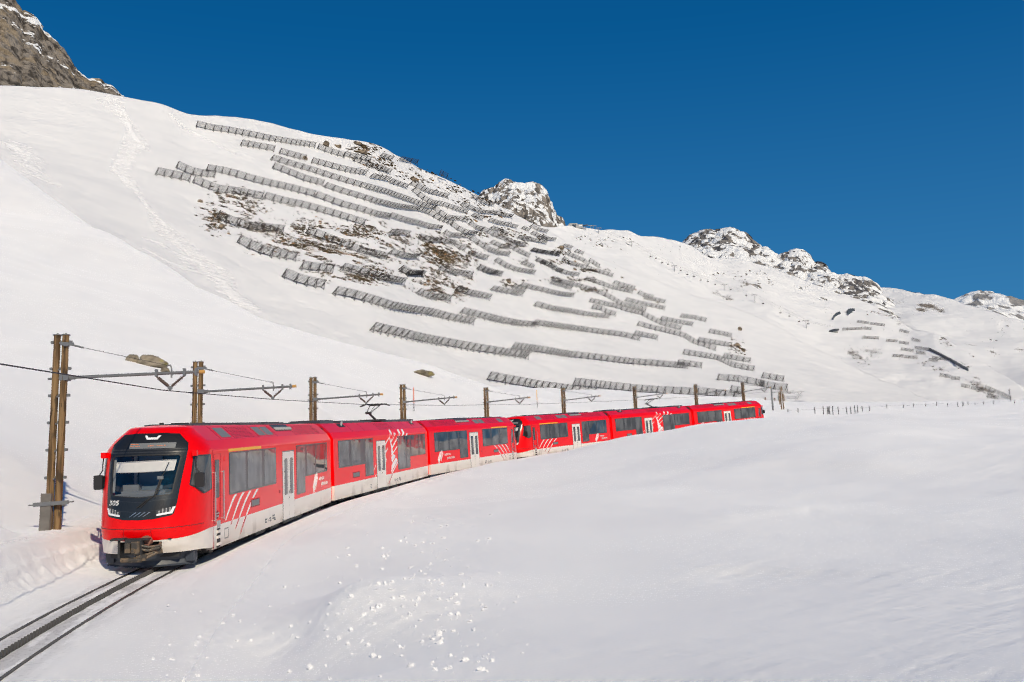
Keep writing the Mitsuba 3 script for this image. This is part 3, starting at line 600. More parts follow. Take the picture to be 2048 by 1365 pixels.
_placed = place_rows(ROWS, LB, 3.5, 4.0, 2.0)
_col = {}
for r, P, N in _placed:
    cx, cy = np.mean(r[:, 0]), np.mean(r[:, 1])
    who = min(BAR_POLES, key=lambda b: abs(b[0] - cx))[1] if cx < 1530 else 'steel'
    _col.setdefault(who, []).append((cy, cx, r, P, N))
for who, items in _col.items():
    items.sort(key=lambda a: a[0])
    for i, (cy, cx, r, P, N) in enumerate(items):
        n = len(P) - 1; H = 3.5
        slope = np.polyfit(r[:, 0], r[:, 1], 1)[0]
        look_ = ('long' if n >= 18 else 'short' if n <= 6 else 'mid-length')
        k = thing('avalanche_barrier', f'{look_} {n}-bay avalanche barrier, {ordinal(i + 1)} from the top above the {who} railway pole', 'avalanche barrier', 'avalanche barriers in rows across the slope')
        up = frames(P, N, H)
        for j in range(n + 1):
            e = P[min(j + 1, n)] - P[max(j - 1, 0)]; e /= np.linalg.norm(e)
            add('post', POST, None, k, to_world=M4(e * 3.5, up[j][0], up[j][1], P[j]))
            if j < n:
                w = (up[j][0] + up[j + 1][0]) / 2; o = (up[j][1] + up[j + 1][1]) / 2
                add('grate', PANEL, None, k, to_world=M4(P[j + 1] - P[j], w, o, P[j] - o * .03))
_pc = place_rows(ROWS_C, LC, 3.2, 4.0, .6)
for i, (r, P, N) in enumerate(sorted(_pc, key=lambda a: a[0][:, 1].mean())):
    up = frames(P, N, 3.2); ms = []
    for j in range(len(P) - 1):
        w = (up[j][0] + up[j + 1][0]) / 2; o = (up[j][1] + up[j + 1][1]) / 2
        m = cat([box(0, 1, b - .04, b + .04, -.03, .03) for b in (.15, .35, .55, .75, .95)] + [box(0, .08, 0, 1, -.03, .03)]); m.apply_transform(M4(P[j + 1] - P[j], w, o, P[j])); ms.append(m)
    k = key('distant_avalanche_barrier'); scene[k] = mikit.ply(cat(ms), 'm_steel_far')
    tag(k, f'small far avalanche barrier on the right-hand mountain, {ordinal(i + 1)} from the top there', 'avalanche barrier', 'far avalanche barriers on the right-hand mountain')

# the other side of the valley, outside the picture: what the train's windows and paint look out at
_az2 = np.radians(np.linspace(48, 200, 160)); _t2 = np.linspace(0, 1, 40)
_a2, _q2 = np.meshgrid(_az2, _t2, indexing='ij'); _r2 = 700 + 1300 * _q2
_W = np.stack([np.sin(_a2) * _r2, np.cos(_a2) * _r2, -30 + _q2 * (520 + 120 * np.sin(_a2 * 7))], -1)
_W[..., 2] += (meshkit.fbm(_W / 260, 5, 40) - .5) * 260 * _q2
tag(add('mountain', trimesh.Trimesh(_W.reshape(-1, 3), grid_faces(*_a2.shape)[:, ::-1], process=False), 'm_ridge', smooth=True), 'snow mountain across the valley, outside the frame', kind='structure')

# ------------------------------------------------------------------ the train
def _waves(a): return lambda p, n, uv: (noise(p.x * .9, p.y * .9, p.z * 1.7) - .5) * a


def paint(name, c, rough=.22, coat=.9, dirt=None, wave=.004):
    base = rgb(*c) if dirt is None else proc(dirt)
    inner = {'type': 'principled', 'base_color': base, 'roughness': rough, 'specular': .22, 'clearcoat': coat * .3, 'clearcoat_gloss': .97}
    bumped(name, _waves(wave), inner, .02) if wave else mat(name, **{k: v for k, v in inner.items() if k != 'type'})


def _road_dirt(p, n, uv):                            # salt and snow-dust film, thickest low on the body
    f = fbm(p.x * 1.3, p.y * 1.3, p.z * 3, 3)
    return mix((.80, .76, .71), (.60, .545, .49), smoothstep(.45, .75, f) * .8)


paint('m_red', (.88, .0, .002))
paint('m_white', (.80, .77, .72), .3, .6, _road_dirt)
def _skirt_dirt(p, n, uv):                           # spray film that thickens towards the lower edge
    f = fbm(uv.x * 1.1, uv.y * 4, p.z * .3, 3); low = smoothstep(.95, .36, uv.y)
    c = mix((.80, .765, .715), (.58, .52, .455), dr.clip(low * .65 * (f * 1.5 - .1) + smoothstep(.62, .72, f) * .3, 0, 1))
    return mix(c, (.20, .17, .15), smoothstep(.66, .76, noise(uv.x * 2.3, uv.y * .6, 3)) * low * .35)


mat('m_skirt', base_color=proc(_skirt_dirt), roughness=.35, specular=.3, clearcoat=.3, clearcoat_gloss=.9)
paint('m_door', (.78, .75, .71), .3, .6, wave=0)
mat('m_roof_red', base_color=rgb(.70, .005, .022), roughness=.28, clearcoat=.6, clearcoat_gloss=.9)
mat('m_slot', base_color=rgb(.30, .004, .012), roughness=.6)
mat('m_stripe', base_color=rgb(.80, .79, .78), roughness=.35)
mat('m_stripe_red', base_color=rgb(.45, .01, .02), roughness=.4)
mat('m_yellow', base_color=rgb(.85, .40, .01), roughness=.35)
mat('m_black', base_color=rgb(.012, .013, .015), roughness=.12, clearcoat=.7)
mat('m_rubber', base_color=rgb(.02, .02, .022), roughness=.6)
mat('m_frame', base_color=rgb(.035, .037, .042), roughness=.25, clearcoat=.4)
mat('m_dark', base_color=rgb(.03, .031, .034), roughness=.6)
mat('m_roof_dark', base_color=rgb(.045, .055, .075), roughness=.45)
mat('m_grey', base_color=rgb(.17, .18, .19), roughness=.5)
mat('m_grey_light', base_color=rgb(.42, .42, .42), roughness=.6)
mat('m_metal', base_color=rgb(.55, .55, .56), roughness=.3, metallic=.9)
mat('m_oily', base_color=proc(lambda p, n, uv: mix((.05, .045, .04), (.16, .115, .075), smoothstep(.4, .65, fbm(p.x * 9, p.y * 9, p.z * 9, 3)))), roughness=.55)
mat('m_rust', base_color=rgb(.26, .115, .085), roughness=.7)
mat('m_led', base_color=rgb(.9, .22, .06), roughness=.5)
mat('m_lamp', base_color=rgb(.85, .86, .88), roughness=.2, clearcoat=.8)
mat('m_blind', base_color=rgb(.62, .61, .59), roughness=.8)
mat('m_blue_door', base_color=rgb(.13, .18, .24), roughness=.6)
bumped('m_glass', lambda p, n, uv: (noise(p.x * .8, p.y * .8, p.z * 1.1) - .5) * .010,
       {'type': 'plastic', 'diffuse_reflectance': proc(lambda p, n, uv: mix((.03, .033, .037), (.115, .12, .125), smoothstep(.3, .7, fbm(p.x * 1.6, p.y * 1.6, p.z * .9, 3)))), 'int_ior': 1.65}, .02)
scene['m_pane'] = {'type': 'thindielectric', 'int_ior': 1.5}

HW = 1.325


def prism(poly, out, side=-1, back=.01):             # a flat plate on the car's side: polygon in (a, z), standing OUT metres proud of the wall
    if not isinstance(poly, Polygon): poly = Polygon(poly)
    if poly.is_empty or poly.area < 1e-6: return None
    m = trimesh.creation.extrude_polygon(poly, out + back, engine='earcut')
    x, y, h = m.vertices.T
    if side < 0: m.vertices = np.stack([x, -(HW - back + h), y], 1)
    else:
        m.vertices = np.stack([x, HW - back + h, y], 1); m.invert()
    return m


def rrect(a0, a1, z0, z1, r=.06):
    return shapely.box(a0 + r, z0 + r, a1 - r, z1 - r).buffer(r, quad_segs=4)


def rail_profile(a0, a1, prof):                      # closed half profile [(d, z)...] from bottom to top, mirrored, extruded from a0 to a1
    p = [(d, z) for d, z in prof] + [(-d, z) for d, z in prof[::-1] if d > 1e-6]
    m = trimesh.creation.extrude_polygon(Polygon(p), a1 - a0, engine='earcut')
    x, y, h = m.vertices.T; m.vertices = np.stack([a0 + h, x, y], 1); m.fix_normals() if not m.is_winding_consistent else None
    if m.volume < 0: m.invert()
    return m


RED = [(1.325, .946), (1.325, 2.86), (1.318, 2.90), (1.30, 2.945), (1.19, 3.14), (1.175, 3.16)]
SKIRT = [(1.295, .345), (1.315, .40), (1.325, .48), (1.325, .945)]
ROOF = [(1.172, 3.161), (.755, 3.535), (.72, 3.555), (.3, 3.585), (0, 3.59)]
SL = np.array([-.417, .374]); SL /= np.linalg.norm(SL); SN = np.array([-SL[1] * -1, -SL[0]]) if False else np.array([SL[1], -SL[0]])


def on_slope(a0, a1, v0, v1, out=.012, side=-1, back=.01):   # a plate on the sloping roof panel; v runs 0 (eave) to .56 (crown)
    b = trimesh.creation.box((a1 - a0, v1 - v0, out + back))
    x, v, h = b.vertices.T; x = x + (a0 + a1) / 2; v = v + (v0 + v1) / 2; h = h + (out - back) / 2
    d = 1.172 + SL[0] * v + SN[0] * h; z = 3.161 + SL[1] * v + SN[1] * h
    b.vertices = np.stack([x, side * d, z], 1)
    if b.volume < 0: b.invert()
    return b


# nose of the cab cars: plan outlines (superellipses) swept up the front; x runs back from the panel seam, so the nose is at negative x
_nz = [.34, .45, .75, .94, 1.08, 1.3, 1.75, 2.3, 2.9, 3.2, 3.42, 3.54, 3.585]
_nl = PchipInterpolator(_nz, [1.40, 1.48, 1.60, 1.67, 1.70, 1.685, 1.60, 1.42, 1.15, .99, .80, .56, .06])
_nw = PchipInterpolator(_nz, [1.28, 1.315, 1.325, 1.325, 1.325, 1.325, 1.325, 1.325, 1.318, 1.135, .885, .74, .30])
NE = 2.5


def nose_x(d, z):
    w, l = _nw(z), _nl(z); q = np.clip(1 - (np.abs(d) / w) ** NE, 0, 1)
    return -l * q ** (1 / NE)


def nose_n(d, z, e=.01):
    gx = (nose_x(d + e, z) - nose_x(d - e, z)) / (2 * e); gz = (nose_x(d, z + e) - nose_x(d, z - e)) / (2 * e)
    n = np.stack([-np.ones_like(gx), gx, gz], -1); return n / np.linalg.norm(n, axis=-1, keepdims=True)


def nose_band(z0, z1, nz, na=90, hole=None, off=0.0):
    z = np.linspace(z0, z1, nz); th = np.linspace(-np.pi / 2, np.pi / 2, na)
    Z, TH = np.meshgrid(z, th, indexing='ij')
    c, s = np.abs(np.cos(TH)) ** (2 / NE), np.sign(np.sin(TH)) * np.abs(np.sin(TH)) ** (2 / NE)
    d = (_nw(Z) + off) * s; x = -(_nl(Z) + off) * c
    V = np.stack([x, -d, Z], -1).reshape(-1, 3); F = grid_faces(*Z.shape)
    if hole is not None:
        ctr = V[F].mean(1); keep = ~(shapely.contains_xy(hole, -ctr[:, 1], ctr[:, 2]) & (ctr[:, 0] < -.35)); F = F[keep]
    m = trimesh.Trimesh(V, F, process=False)
    if (m.face_normals[:, 0] * 1.0).mean() > 0: m = trimesh.Trimesh(V, F[:, ::-1], process=False)
    return m


def nose_patch(poly, off, step=.05, thick=0.0):      # a panel given in (d, z), laid on the nose OFF metres proud, edges turned in
    import trimesh.creation as tc
    q = shapely.segmentize(poly, step)
    xs, zs = np.arange(-1.3, 1.3, step), np.arange(.2, 3.7, step)
    X, Zz = np.meshgrid(xs, zs); ins = shapely.contains_xy(poly.buffer(-step * .35), X, Zz)
    rings = [np.array(q.exterior.coords)[:-1]] + [np.array(r.coords)[:-1] for r in q.interiors]
    pts = np.vstack(rings + [np.stack([X[ins], Zz[ins]], 1)])
    from scipy.spatial import Delaunay
    t = Delaunay(pts).simplices; c = pts[t].mean(1); t = t[shapely.contains_xy(poly, c[:, 0], c[:, 1])]
    x = nose_x(pts[:, 0], pts[:, 1]); n = nose_n(pts[:, 0], pts[:, 1])
    S = np.stack([x, -pts[:, 0], pts[:, 1]], 1); N = np.stack([n[:, 0], -n[:, 1], n[:, 2]], 1)
    V = [S + N * off]; F = [t]
    k = 0; base = len(pts)
    for r in rings:
        i = np.arange(k, k + len(r)); j = np.roll(i, -1); b = base + np.arange(len(r)); bj = np.roll(b, -1)
        V.append(S[i] - N[i] * .012); F += [np.stack([i, b, bj], 1), np.stack([i, bj, j], 1)]
        k += len(r); base += len(r)
    m = trimesh.Trimesh(np.vstack(V), np.vstack(F), process=False)
    fn = m.face_normals[:len(t)]
    if (fn * N[t[:, 0]]).sum(1).mean() < 0:
        f = m.faces.copy(); f[:len(t)] = f[:len(t), ::-1]; m = trimesh.Trimesh(m.vertices, f, process=False)
    return m


MASK = Polygon([(-.70, 3.36), (-.35, 3.385), (.35, 3.385), (.70, 3.36), (.94, 3.12), (.965, 2.96), (.955, 2.75), (.86, 1.70), (.81, 1.43), (.76, 1.385), (.37, 1.315), (0, 1.30), (-.37, 1.315), (-.76, 1.385), (-.81, 1.43), (-.86, 1.70), (-.955, 2.75), (-.965, 2.96), (-.94, 3.12)])
PANE = Polygon([(-.80, 2.83), (0, 2.845), (.80, 2.83), (.835, 2.79), (.735, 1.93), (.70, 1.89), (0, 1.84), (-.70, 1.89), (-.735, 1.93), (-.835, 2.79)])


def mirror_x(m, L):
    m = m.copy(); m.vertices[:, 0] = L - m.vertices[:, 0]; m.invert(); return m


def to_slope_z(a, z):                                # stripe points above the fold lean in with the facet
    return HW - max(0, z - 2.93) * .60


def decal(poly, out, side=-1):
    poly = Polygon(poly) if not isinstance(poly, Polygon) else poly
    q = shapely.segmentize(poly, .06); m = prism(q, out, side)
    if m is None: return None
    z = m.vertices[:, 2]; m.vertices[:, 1] -= side * np.maximum(0, z - 2.93) * .60 * 1.0
    return m


def band(p, q, w0, w1):                              # a slanted stripe from p (top) to q (bottom), widths along a
    return [(p[0] - w0 / 2, p[1]), (p[0] + w0 / 2, p[1]), (q[0] + w1 / 2, q[1]), (q[0] - w1 / 2, q[1])]


def curve_stripe(a0, a1, z0=1.67, z1=.5, w=.13, n=7, zcut=None):
    t = np.linspace(0, 1, n); a = a0 + (a1 - a0) * t ** .8; z = z0 + (z1 - z0) * t
    wd = w * (1 - .75 * t)
    L = [(x - k / 2, y) for x, y, k in zip(a, z, wd)]; R = [(x + k / 2, y) for x, y, k in zip(a, z, wd)]
    return Polygon(L + R[::-1]).buffer(0)


def lettering(text, height, a, z, side, out=.011, bold=False, slant=.18):
    m = meshkit.text_mesh(text, height, .004, bold); x, y, h = m.vertices.T; x = x + slant * y
    if side < 0: m.vertices = np.stack([a + x, -(HW + out) - h, z + y], 1)
    else: m.vertices = np.stack([a - x, HW + out + h, z + y], 1)
    return m


def emblem(a, z, s, side):                           # hatched slanting blocks with a white wedge
    ps = []
    for k in range(5):
        ps.append([(a + .03 * k - .02, z - .06 * k - .02), (a + .40 + .028 * k, z + .44 - .05 * k), (a + .42 + .028 * k, z + .42 - .05 * k), (a + .045 * k + .0, z - .05 * k - .05)])
    for k in range(6):
        ps.append([(a + .42 + .04 * k, z + .38 - .06 * k), (a + .72 + .035 * k, z + .58 - .055 * k), (a + .74 + .035 * k, z + .56 - .055 * k), (a + .435 + .04 * k, z + .35 - .06 * k)])
    ps.append([(a + .43, z + .28), (a + .62, z + .04), (a + .47, z - .16), (a + .44, z + .05)])
    return cat([prism(Polygon([((x if side < 0 else 2 * a + .45 - x), y) for x, y in p]).buffer(0), .010, side) for p in ps])


class Car:
    def __init__(self, k, label, L, mirrored=False):
        o, t, n, u, self.L = car_frame(k); self.k = thing('railcar', label, 'railcar', 'cars of the red train')
        self.M = M4(t, -n, u, o); self.mir = mirrored

    def __call__(self, name, mesh, m, parent=None, smooth=False, label=None, flip=True, kind=None, uv=False):
        if mesh is None: return None
        if self.mir and flip: mesh = mirror_x(mesh, self.L)
        if uv: mesh = mikit.ply(mesh, m, False, uv=mesh.vertices[:, [0, 2]])
        return add(name, mesh, m, parent or self.k, smooth, self.M, label, kind)


def pane_set(c, spans, z0, z1, tall=None, side=-1):
    lo = [s for s in spans]
    a0, a1 = min(s[0] for s in lo) - .05, max(s[1] for s in lo) + .05
    fr = rrect(a0, a1, z0 - .05, z1 + .04, .06)
    if tall: fr = fr.union(rrect(tall[0] - .05, tall[1] + .05, tall[2] - .04, z1 + .04, .06)).union(rrect(min(a0, tall[0] - .05), max(a1, tall[1] + .05), z0 - .05, z1 + .04, .06))
    f = c('window', prism(fr, .006, side), 'm_frame')
    for s in spans:
        if tall and abs(s[0] - tall[0]) < .01: continue
        c('pane', prism(rrect(s[0], s[1], z0, z1, .05), .012, side), 'm_glass', f)
    if tall: c('pane', prism(rrect(tall[0], tall[1], tall[2], z1, .05), .012, side), 'm_glass', f)


def door(c, a0, a1, side):
    mid = (a0 + a1) / 2
    dk = c('door', prism(shapely.box(a0 - .07, .36, a1 + .07, 2.66).difference(shapely.box(a0 - .03, .30, a1 + .03, 2.63)), .010, side), 'm_grey')
    for x0, x1 in ((a0 - .03, mid - .012), (mid + .012, a1 + .03)):
        c('door_leaf', prism(shapely.box(x0, .385, x1, 2.625).buffer(-.03).buffer(.03), .018, side), 'm_door', dk)
        c('door_window', prism(rrect(x0 + .17, x1 - .17, 1.20, 2.41, .08), .024, side), 'm_glass', dk)
    c('door_seal', prism(shapely.box(mid - .010, .385, mid + .010, 2.62), .014, side), 'm_rubber', dk)
    c('door_button', cat([prism(shapely.box(mid + .03, 1.22, mid + .10, 1.32), .024, side), prism(shapely.box(mid + .03, 1.06, mid + .09, 1.12), .024, side)]), 'm_rubber', dk)
    c('door_step', prism(shapely.box(a0, .30, a1, .36), .03, side), 'm_dark', dk)


def roof_gear(c, spans, notch=(), L=0):
    for a0, a1, w, z1 in spans:
        m = trimesh.creation.box((a1 - a0, 2 * w, z1 - 3.56)); m.apply_translation(((a0 + a1) / 2, 0, (z1 + 3.56) / 2))
        m2 = None
        ribs = [box(a, a + .05, -w - .008, w + .008, 3.58, z1 + .012) for a in np.arange(a0 + .3, a1 - .2, .8)]
        c('roof_equipment', cat([m] + ribs), 'm_roof_dark')


def slots(c, a0, a1, side=-1, v0=.05, v1=.5):
    ms = [on_slope(a, a + .30, v, v + .022, .004, side) for a in np.arange(a0, a1 - .3, .42) for v in np.arange(v0, v1, .062)]
    c('ventilation_slots', cat(ms), 'm_slot', kind='stuff')


def bogie(c, x):
    ms = [box(x - 1.25, x + 1.25, s * 1.08 - .06, s * 1.08 + .06, .32, .52) for s in (-1, 1)] + [box(x - .2, x + .2, -1.05, 1.05, .34, .5)]
    for dx in (-.85, .85):
        for s in (-1, 1):
            w = trimesh.creation.cylinder(.36, .10, sections=28); w.apply_transform(trimesh.transformations.rotation_matrix(np.pi / 2, (1, 0, 0))); w.apply_translation((x + dx, s * .52, .37)); ms.append(w)
            ms.append(box(x + dx - .16, x + dx + .16, s * 1.05 - .1, s * 1.05 + .1, .25, .5))
        ax = trimesh.creation.cylinder(.07, 1.9, sections=12); ax.apply_transform(trimesh.transformations.rotation_matrix(np.pi / 2, (1, 0, 0))); ax.apply_translation((x + dx, 0, .37)); ms.append(ax)
    c('bogie', cat(ms), 'm_dark')


def shell(c, a0, a1):
    c('body', rail_profile(a0, a1, RED), 'm_red', smooth=25)
    sk = rail_profile(a0, a1, SKIRT).subdivide_to_size(1.2); c('skirt', sk, 'm_skirt', uv=True)
    c('underframe', cat([box(a0 + .3, a1 - .3, -1.15, 1.15, .28, .37)] + [box(a, a + 1.1, -1.2, 1.2, .22, .32) for a in np.arange(a0 + 4.5, a1 - 5, 1.7)]), 'm_dark')


def marks(c, a, side, w=1.5):
    ms = [prism(shapely.box(x, z, x + l, z + .05), .008, side) for x, z, l in ((a, .52, .22), (a, .60, .22), (a + .35, .55, .06), (a + .55, .52, .2), (a + .55, .60, .16), (a + .9, .56, .35), (a + .9, .64, .28), (a + 1.1, .50, .2))]
    c('marking', cat(ms), 'm_grey')


def cab_front(c):
    hole = MASK.buffer(-.10)
    opening = shapely.box(-.60, .2, .60, .80)
    nb = c('nose', nose_band(.94, 3.585, 110, 120, hole), 'm_red', smooth=True)
    lowcut = Polygon([(-.57, .2), (.57, .2), (.50, .765), (-.50, .765)])
    # bumper: red above a line that climbs towards the sides, white below
    def split(x, z): return .80 + .15 * smooth01((x + 1.75) / 1.6)
    def smooth01(v): v = np.clip(v, 0, 1); return v * v * (3 - 2 * v)
    lo = nose_band(.42, .94, 70, 150)
    ctr = lo.triangles_center; red = ctr[:, 2] > split(ctr[:, 0], ctr[:, 2]); op = shapely.contains_xy(lowcut, -ctr[:, 1], ctr[:, 2]) & (ctr[:, 0] < -.8)
    tail = (ctr[:, 2] < .47 + 0 * ctr[:, 0])
    # move the grid's lines onto the colour split so that the edge is clean
    th = np.linspace(-np.pi / 2, np.pi / 2, 150)
    def strip(fz0, fz1, nz=16):
        V = []
        cth, sth = np.abs(np.cos(th)) ** (2 / NE), np.sign(np.sin(th)) * np.abs(np.sin(th)) ** (2 / NE)
        x0 = -1.65 * cth
        for q in np.linspace(0, 1, nz):
            z = fz0(x0) * (1 - q) + fz1(x0) * q
            V.append(np.stack([-_nl(z) * cth, -_nw(z) * sth, z], 1))
        V = np.array(V); F = grid_faces(nz, len(th)); m = trimesh.Trimesh(V.reshape(-1, 3), F, process=False)
        return trimesh.Trimesh(V.reshape(-1, 3), F[:, ::-1], process=False) if m.face_normals[:, 0].mean() > 0 else m
    sp = lambda x: .80 + .146 * smooth01((x + 1.72) / 1.6)
    up = strip(lambda x: sp(x), lambda x: x * 0 + .941, 8)
    lw = strip(lambda x: .47 - .05 * smooth01((x + .9) / .8), lambda x: sp(x) - .0005, 22)
    cc = lw.triangles_center; lw.update_faces(~(shapely.contains_xy(lowcut, -cc[:, 1], cc[:, 2]) & (cc[:, 0] < -.8)))
    c('bumper', up, 'm_red', smooth=True); c('bumper_skirt', lw, 'm_white', smooth=True)
    inner = lw.copy(); inner.vertices = inner.vertices * [.985, .985, 1]; inner.invert(); c('bumper_liner', inner, 'm_dark')
    c('bumper_seam', nose_patch(Polygon([(d, 1.083 + .02 * abs(d)) for d in np.linspace(-1.28, 1.28, 40)] + [(d, 1.068 + .02 * abs(d)) for d in np.linspace(1.28, -1.28, 40)]), .003, .05), 'm_rubber')
    for x in (-.35, .32): c('panel_joint', nose_patch(shapely.box(x - .006, .82, x + .006, 1.07), .003, .05), 'm_slot')
    mk = c('windscreen_mask', nose_patch(MASK.difference(PANE), .010, .045), 'm_black', smooth=35)
    c('windscreen', nose_patch(PANE.buffer(.006), .004, .06), 'm_pane', smooth=35)
    c('windscreen_seal', nose_patch(PANE.buffer(.022).difference(PANE.buffer(-.004)), .016, .05), 'm_rubber', mk)
    for z in (2.915, 2.985): c('mask_ledge', nose_patch(shapely.box(-.93, z - .013, .93, z + .013), .018, .05), 'm_frame', mk)
    disp = c('destination_display', nose_patch(shapely.box(-.44, 3.01, .69, 3.145), .014, .05), 'm_grey')
    led = [nose_patch(shapely.box(x, z, x + w, z + h), .018, .03) for x, z, w, h in ((-.42, 3.11, .20, .012), (-.42, 3.065, .045, .012), (-.36, 3.068, .02, .012), (-.29, 3.066, .06, .012), (-.21, 3.066, .03, .012), (.03, 3.066, .03, .012), (.075, 3.066, .05, .012), (.14, 3.068, .04, .012), (.25, 3.068, .03, .012), (.295, 3.068, .05, .012), (.36, 3.072, .03, .012), (.42, 3.074, .04, .012))]
    c('display_text', cat(led), 'm_led', disp)
    c('marker_lamp', nose_patch(Polygon([(-.10, 3.325), (-.045, 3.325), (.0, 3.275), (.20, 3.275), (.245, 3.325), (.30, 3.325), (.235, 3.225), (-.035, 3.225)]), .022, .03), 'm_lamp')
    c('front_number', nose_patch_text('305', .115, -.80, 1.66), 'm_stripe') if not c.mir and c.k == 'railcar' else c('front_number', nose_patch_text('304', .115, -.80, 1.66), 'm_stripe') if False else None
    for s in (-1, 1):
        h = c('headlight', nose_patch(Polygon([(s * .43, 1.375), (s * .79, 1.42), (s * .845, 1.605), (s * .43, 1.51)]), .015, .04), 'm_frame', smooth=35)
        c('light_guide', nose_patch(Polygon([(s * .44, 1.385), (s * .775, 1.43), (s * .835, 1.60), (s * .775, 1.585), (s * .735, 1.475), (s * .45, 1.43)]).buffer(0), .019, .03), 'm_lamp', h)
        c('lamp_cluster', cat([nose_patch(shapely.Point(s * (.50 + .075 * i), 1.455 + .035 * j + .013 * i).buffer(.016, quad_segs=3), .021, .02) for i in range(4) for j in range(2 if i < 1 else 3)]), 'm_grey_light', h)
    c('grille_stripes', cat([nose_patch(Polygon([(-.21 + .11 * k, 1.375), (-.06 + .11 * k, 1.485), (-.02 + .11 * k, 1.485), (-.195 + .11 * k, 1.375)]), .014, .03) for k in range(4)]), 'm_metal')
    for z in (1.80, 1.565): c('mask_joint', nose_patch(Polygon([(d, z - .08 * (1 - abs(d) / .8)) for d in np.linspace(-.82, .82, 20)] + [(d, z - .010 - .08 * (1 - abs(d) / .8)) for d in np.linspace(.82, -.82, 20)]), .0125, .05), 'm_frame', mk)
    # wiper: base on the mask, arm, blade lying up the glass
    P = lambda d, z, o=.03: np.array([nose_x(d, z), -d, z]) + np.array([1, -1, 1]) * nose_n(np.array(d), np.array(z)) * o
    wk = c('wiper', cat([rod([P(-.03, 1.585), P(.17, 1.75), P(.40, 1.90)], .012), rod([P(.05, 1.585), P(.24, 1.77), P(.43, 1.93)], .012), rod([P(.37, 1.88), P(.46, 2.28)], .014), rod([P(.43, 1.90), P(.50, 2.30)], .010)]), 'm_rubber')
    c('wiper_blade', cat([rod([P(.38, 1.80, .02), P(.47, 2.25, .02), P(.60, 2.66, .02)], .010, 6), box(-.0, .0001, 0, .0001, 0, .0001)]), 'm_rubber', wk)
    hb = box(-.03, .03, -.07, .07, -.04, .04); hb.apply_translation(P(.46, 2.29, .03)); c('wiper_joint', hb, 'm_grey', wk)
    # cab interior behind the glass
    cab = c('cab_interior', cat([box(-.10, -.06, -1.2, 1.2, 1.3, 3.0), box(-.78, -.08, -.9, .9, 2.93, 2.97), box(-1.15, -.1, -.9, .9, 1.28, 1.32)]), 'm_dark')
    c('console', cat([box(-1.28, -.65, -.72, .72, 1.70, 1.90), box(-1.18, -.72, -.5, .60, 1.90, 1.97), box(-.95, -.75, .25, .65, 1.9, 2.12)]), 'm_grey', cab)
    bl = np.array([nose_x(np.array(0.0), np.array(z)) for z in (2.80, 2.48)])
    c('sun_blind', nose_patch(Polygon([(-.74, 2.70), (0, 2.72), (.77, 2.74), (.74, 2.47), (0, 2.45), (-.72, 2.45)]), -.06, .06), 'm_blind', cab)
    c('inner_door', box(-.14, -.105, -.05, .55, 1.3, 2.95), 'm_blue_door', cab)
    c('door_frame', box(-.16, -.10, .60, .68, 1.3, 2.95), 'm_grey_light', cab)
    c('window_pillar', cat([bar((float(nose_x(.86, 2.8)) + .10, s * .86, 2.8), (float(nose_x(.77, 1.95)) + .10, s * .77, 1.95), .10, .05) for s in (-1, 1)]), 'm_grey', cab)
    # cab side windows, door, mirrors
    for s in (-1, 1):
        pts = [(-.80, 2.78), (-.20, 2.78), (-.15, 1.96), (-.60, 1.87), (-1.03, 2.10)]
        def wrap(poly, off):
            q = shapely.segmentize(poly, .06); xs, zs = np.meshgrid(np.arange(-1.1, 0, .05), np.arange(1.8, 2.9, .05)); i = shapely.contains_xy(poly.buffer(-.02), xs, zs)
            pt = np.vstack([np.array(q.exterior.coords)[:-1], np.stack([xs[i], zs[i]], 1)])
            from scipy.spatial import Delaunay
            t = Delaunay(pt).simplices; cc = pt[t].mean(1); t = t[shapely.contains_xy(poly, cc[:, 0], cc[:, 1])]
            dd = _nw(pt[:, 1]) * np.clip(1 - (np.abs(pt[:, 0]) / _nl(pt[:, 1])) ** NE, 0, 1) ** (1 / NE) + off
            V = np.stack([pt[:, 0] - off * .3, s * dd, pt[:, 1]], 1); m = trimesh.Trimesh(V, t, process=False)
            return m if (m.face_normals[:, 1] * s).mean() > 0 else trimesh.Trimesh(V, t[:, ::-1], process=False)
        cw = c('cab_window', wrap(Polygon(pts).buffer(.035), .008), 'm_frame', smooth=30)
        c('pane', wrap(Polygon(pts), .013), 'm_glass', cw, smooth=30)
        dk = c('cab_door', prism(shapely.box(.03, 1.0, .64, 2.80).difference(shapely.box(.038, 1.008, .632, 2.792)), .006, s), 'm_slot')
        c('pane', prism(rrect(.13, .51, 1.66, 2.65, .04), .010, s), 'm_frame', dk)
        c('pane', prism(rrect(.17, .47, 2.05, 2.61, .02), .014, s), 'm_glass', dk)
        c('door_handle', prism(shapely.Point(.30, 1.22).buffer(.11), .012, s), 'm_slot', dk)
        c('lever', cat([prism(shapely.box(.20, 1.24, .40, 1.27), .03, s), prism(shapely.box(.20, 1.17, .38, 1.20), .03, s)]), 'm_metal', dk)
        for a in (.0, .72): c('grab_rail', cat([rod([(a, s * 1.385, 1.07), (a, s * 1.385, 2.35)], .018), rod([(a, s * 1.32, 1.10), (a, s * 1.385, 1.10)], .012), rod([(a, s * 1.32, 2.32), (a, s * 1.385, 2.32)], .012)]), 'm_metal')
        c('step_plate', prism(shapely.box(.27, .88, .57, 1.06), .012, s), 'm_grey_light')
        c('footstep', prism(shapely.box(.28, .36, .58, .86), .003, s), 'm_dark')
        for z in (.42, .60, .74): c('tread', prism(shapely.box(.27, z, .59, z + .07), .03, s), 'm_white')
        mk2 = c('mirror', rod([(-.88, s * 1.16, 2.84), (-.90, s * 1.18, 2.62), (-.90, s * 1.18, 2.50), (-.90, s * 1.26, 2.38), (-.90, s * 1.27, 2.30)], .016), 'm_rubber')
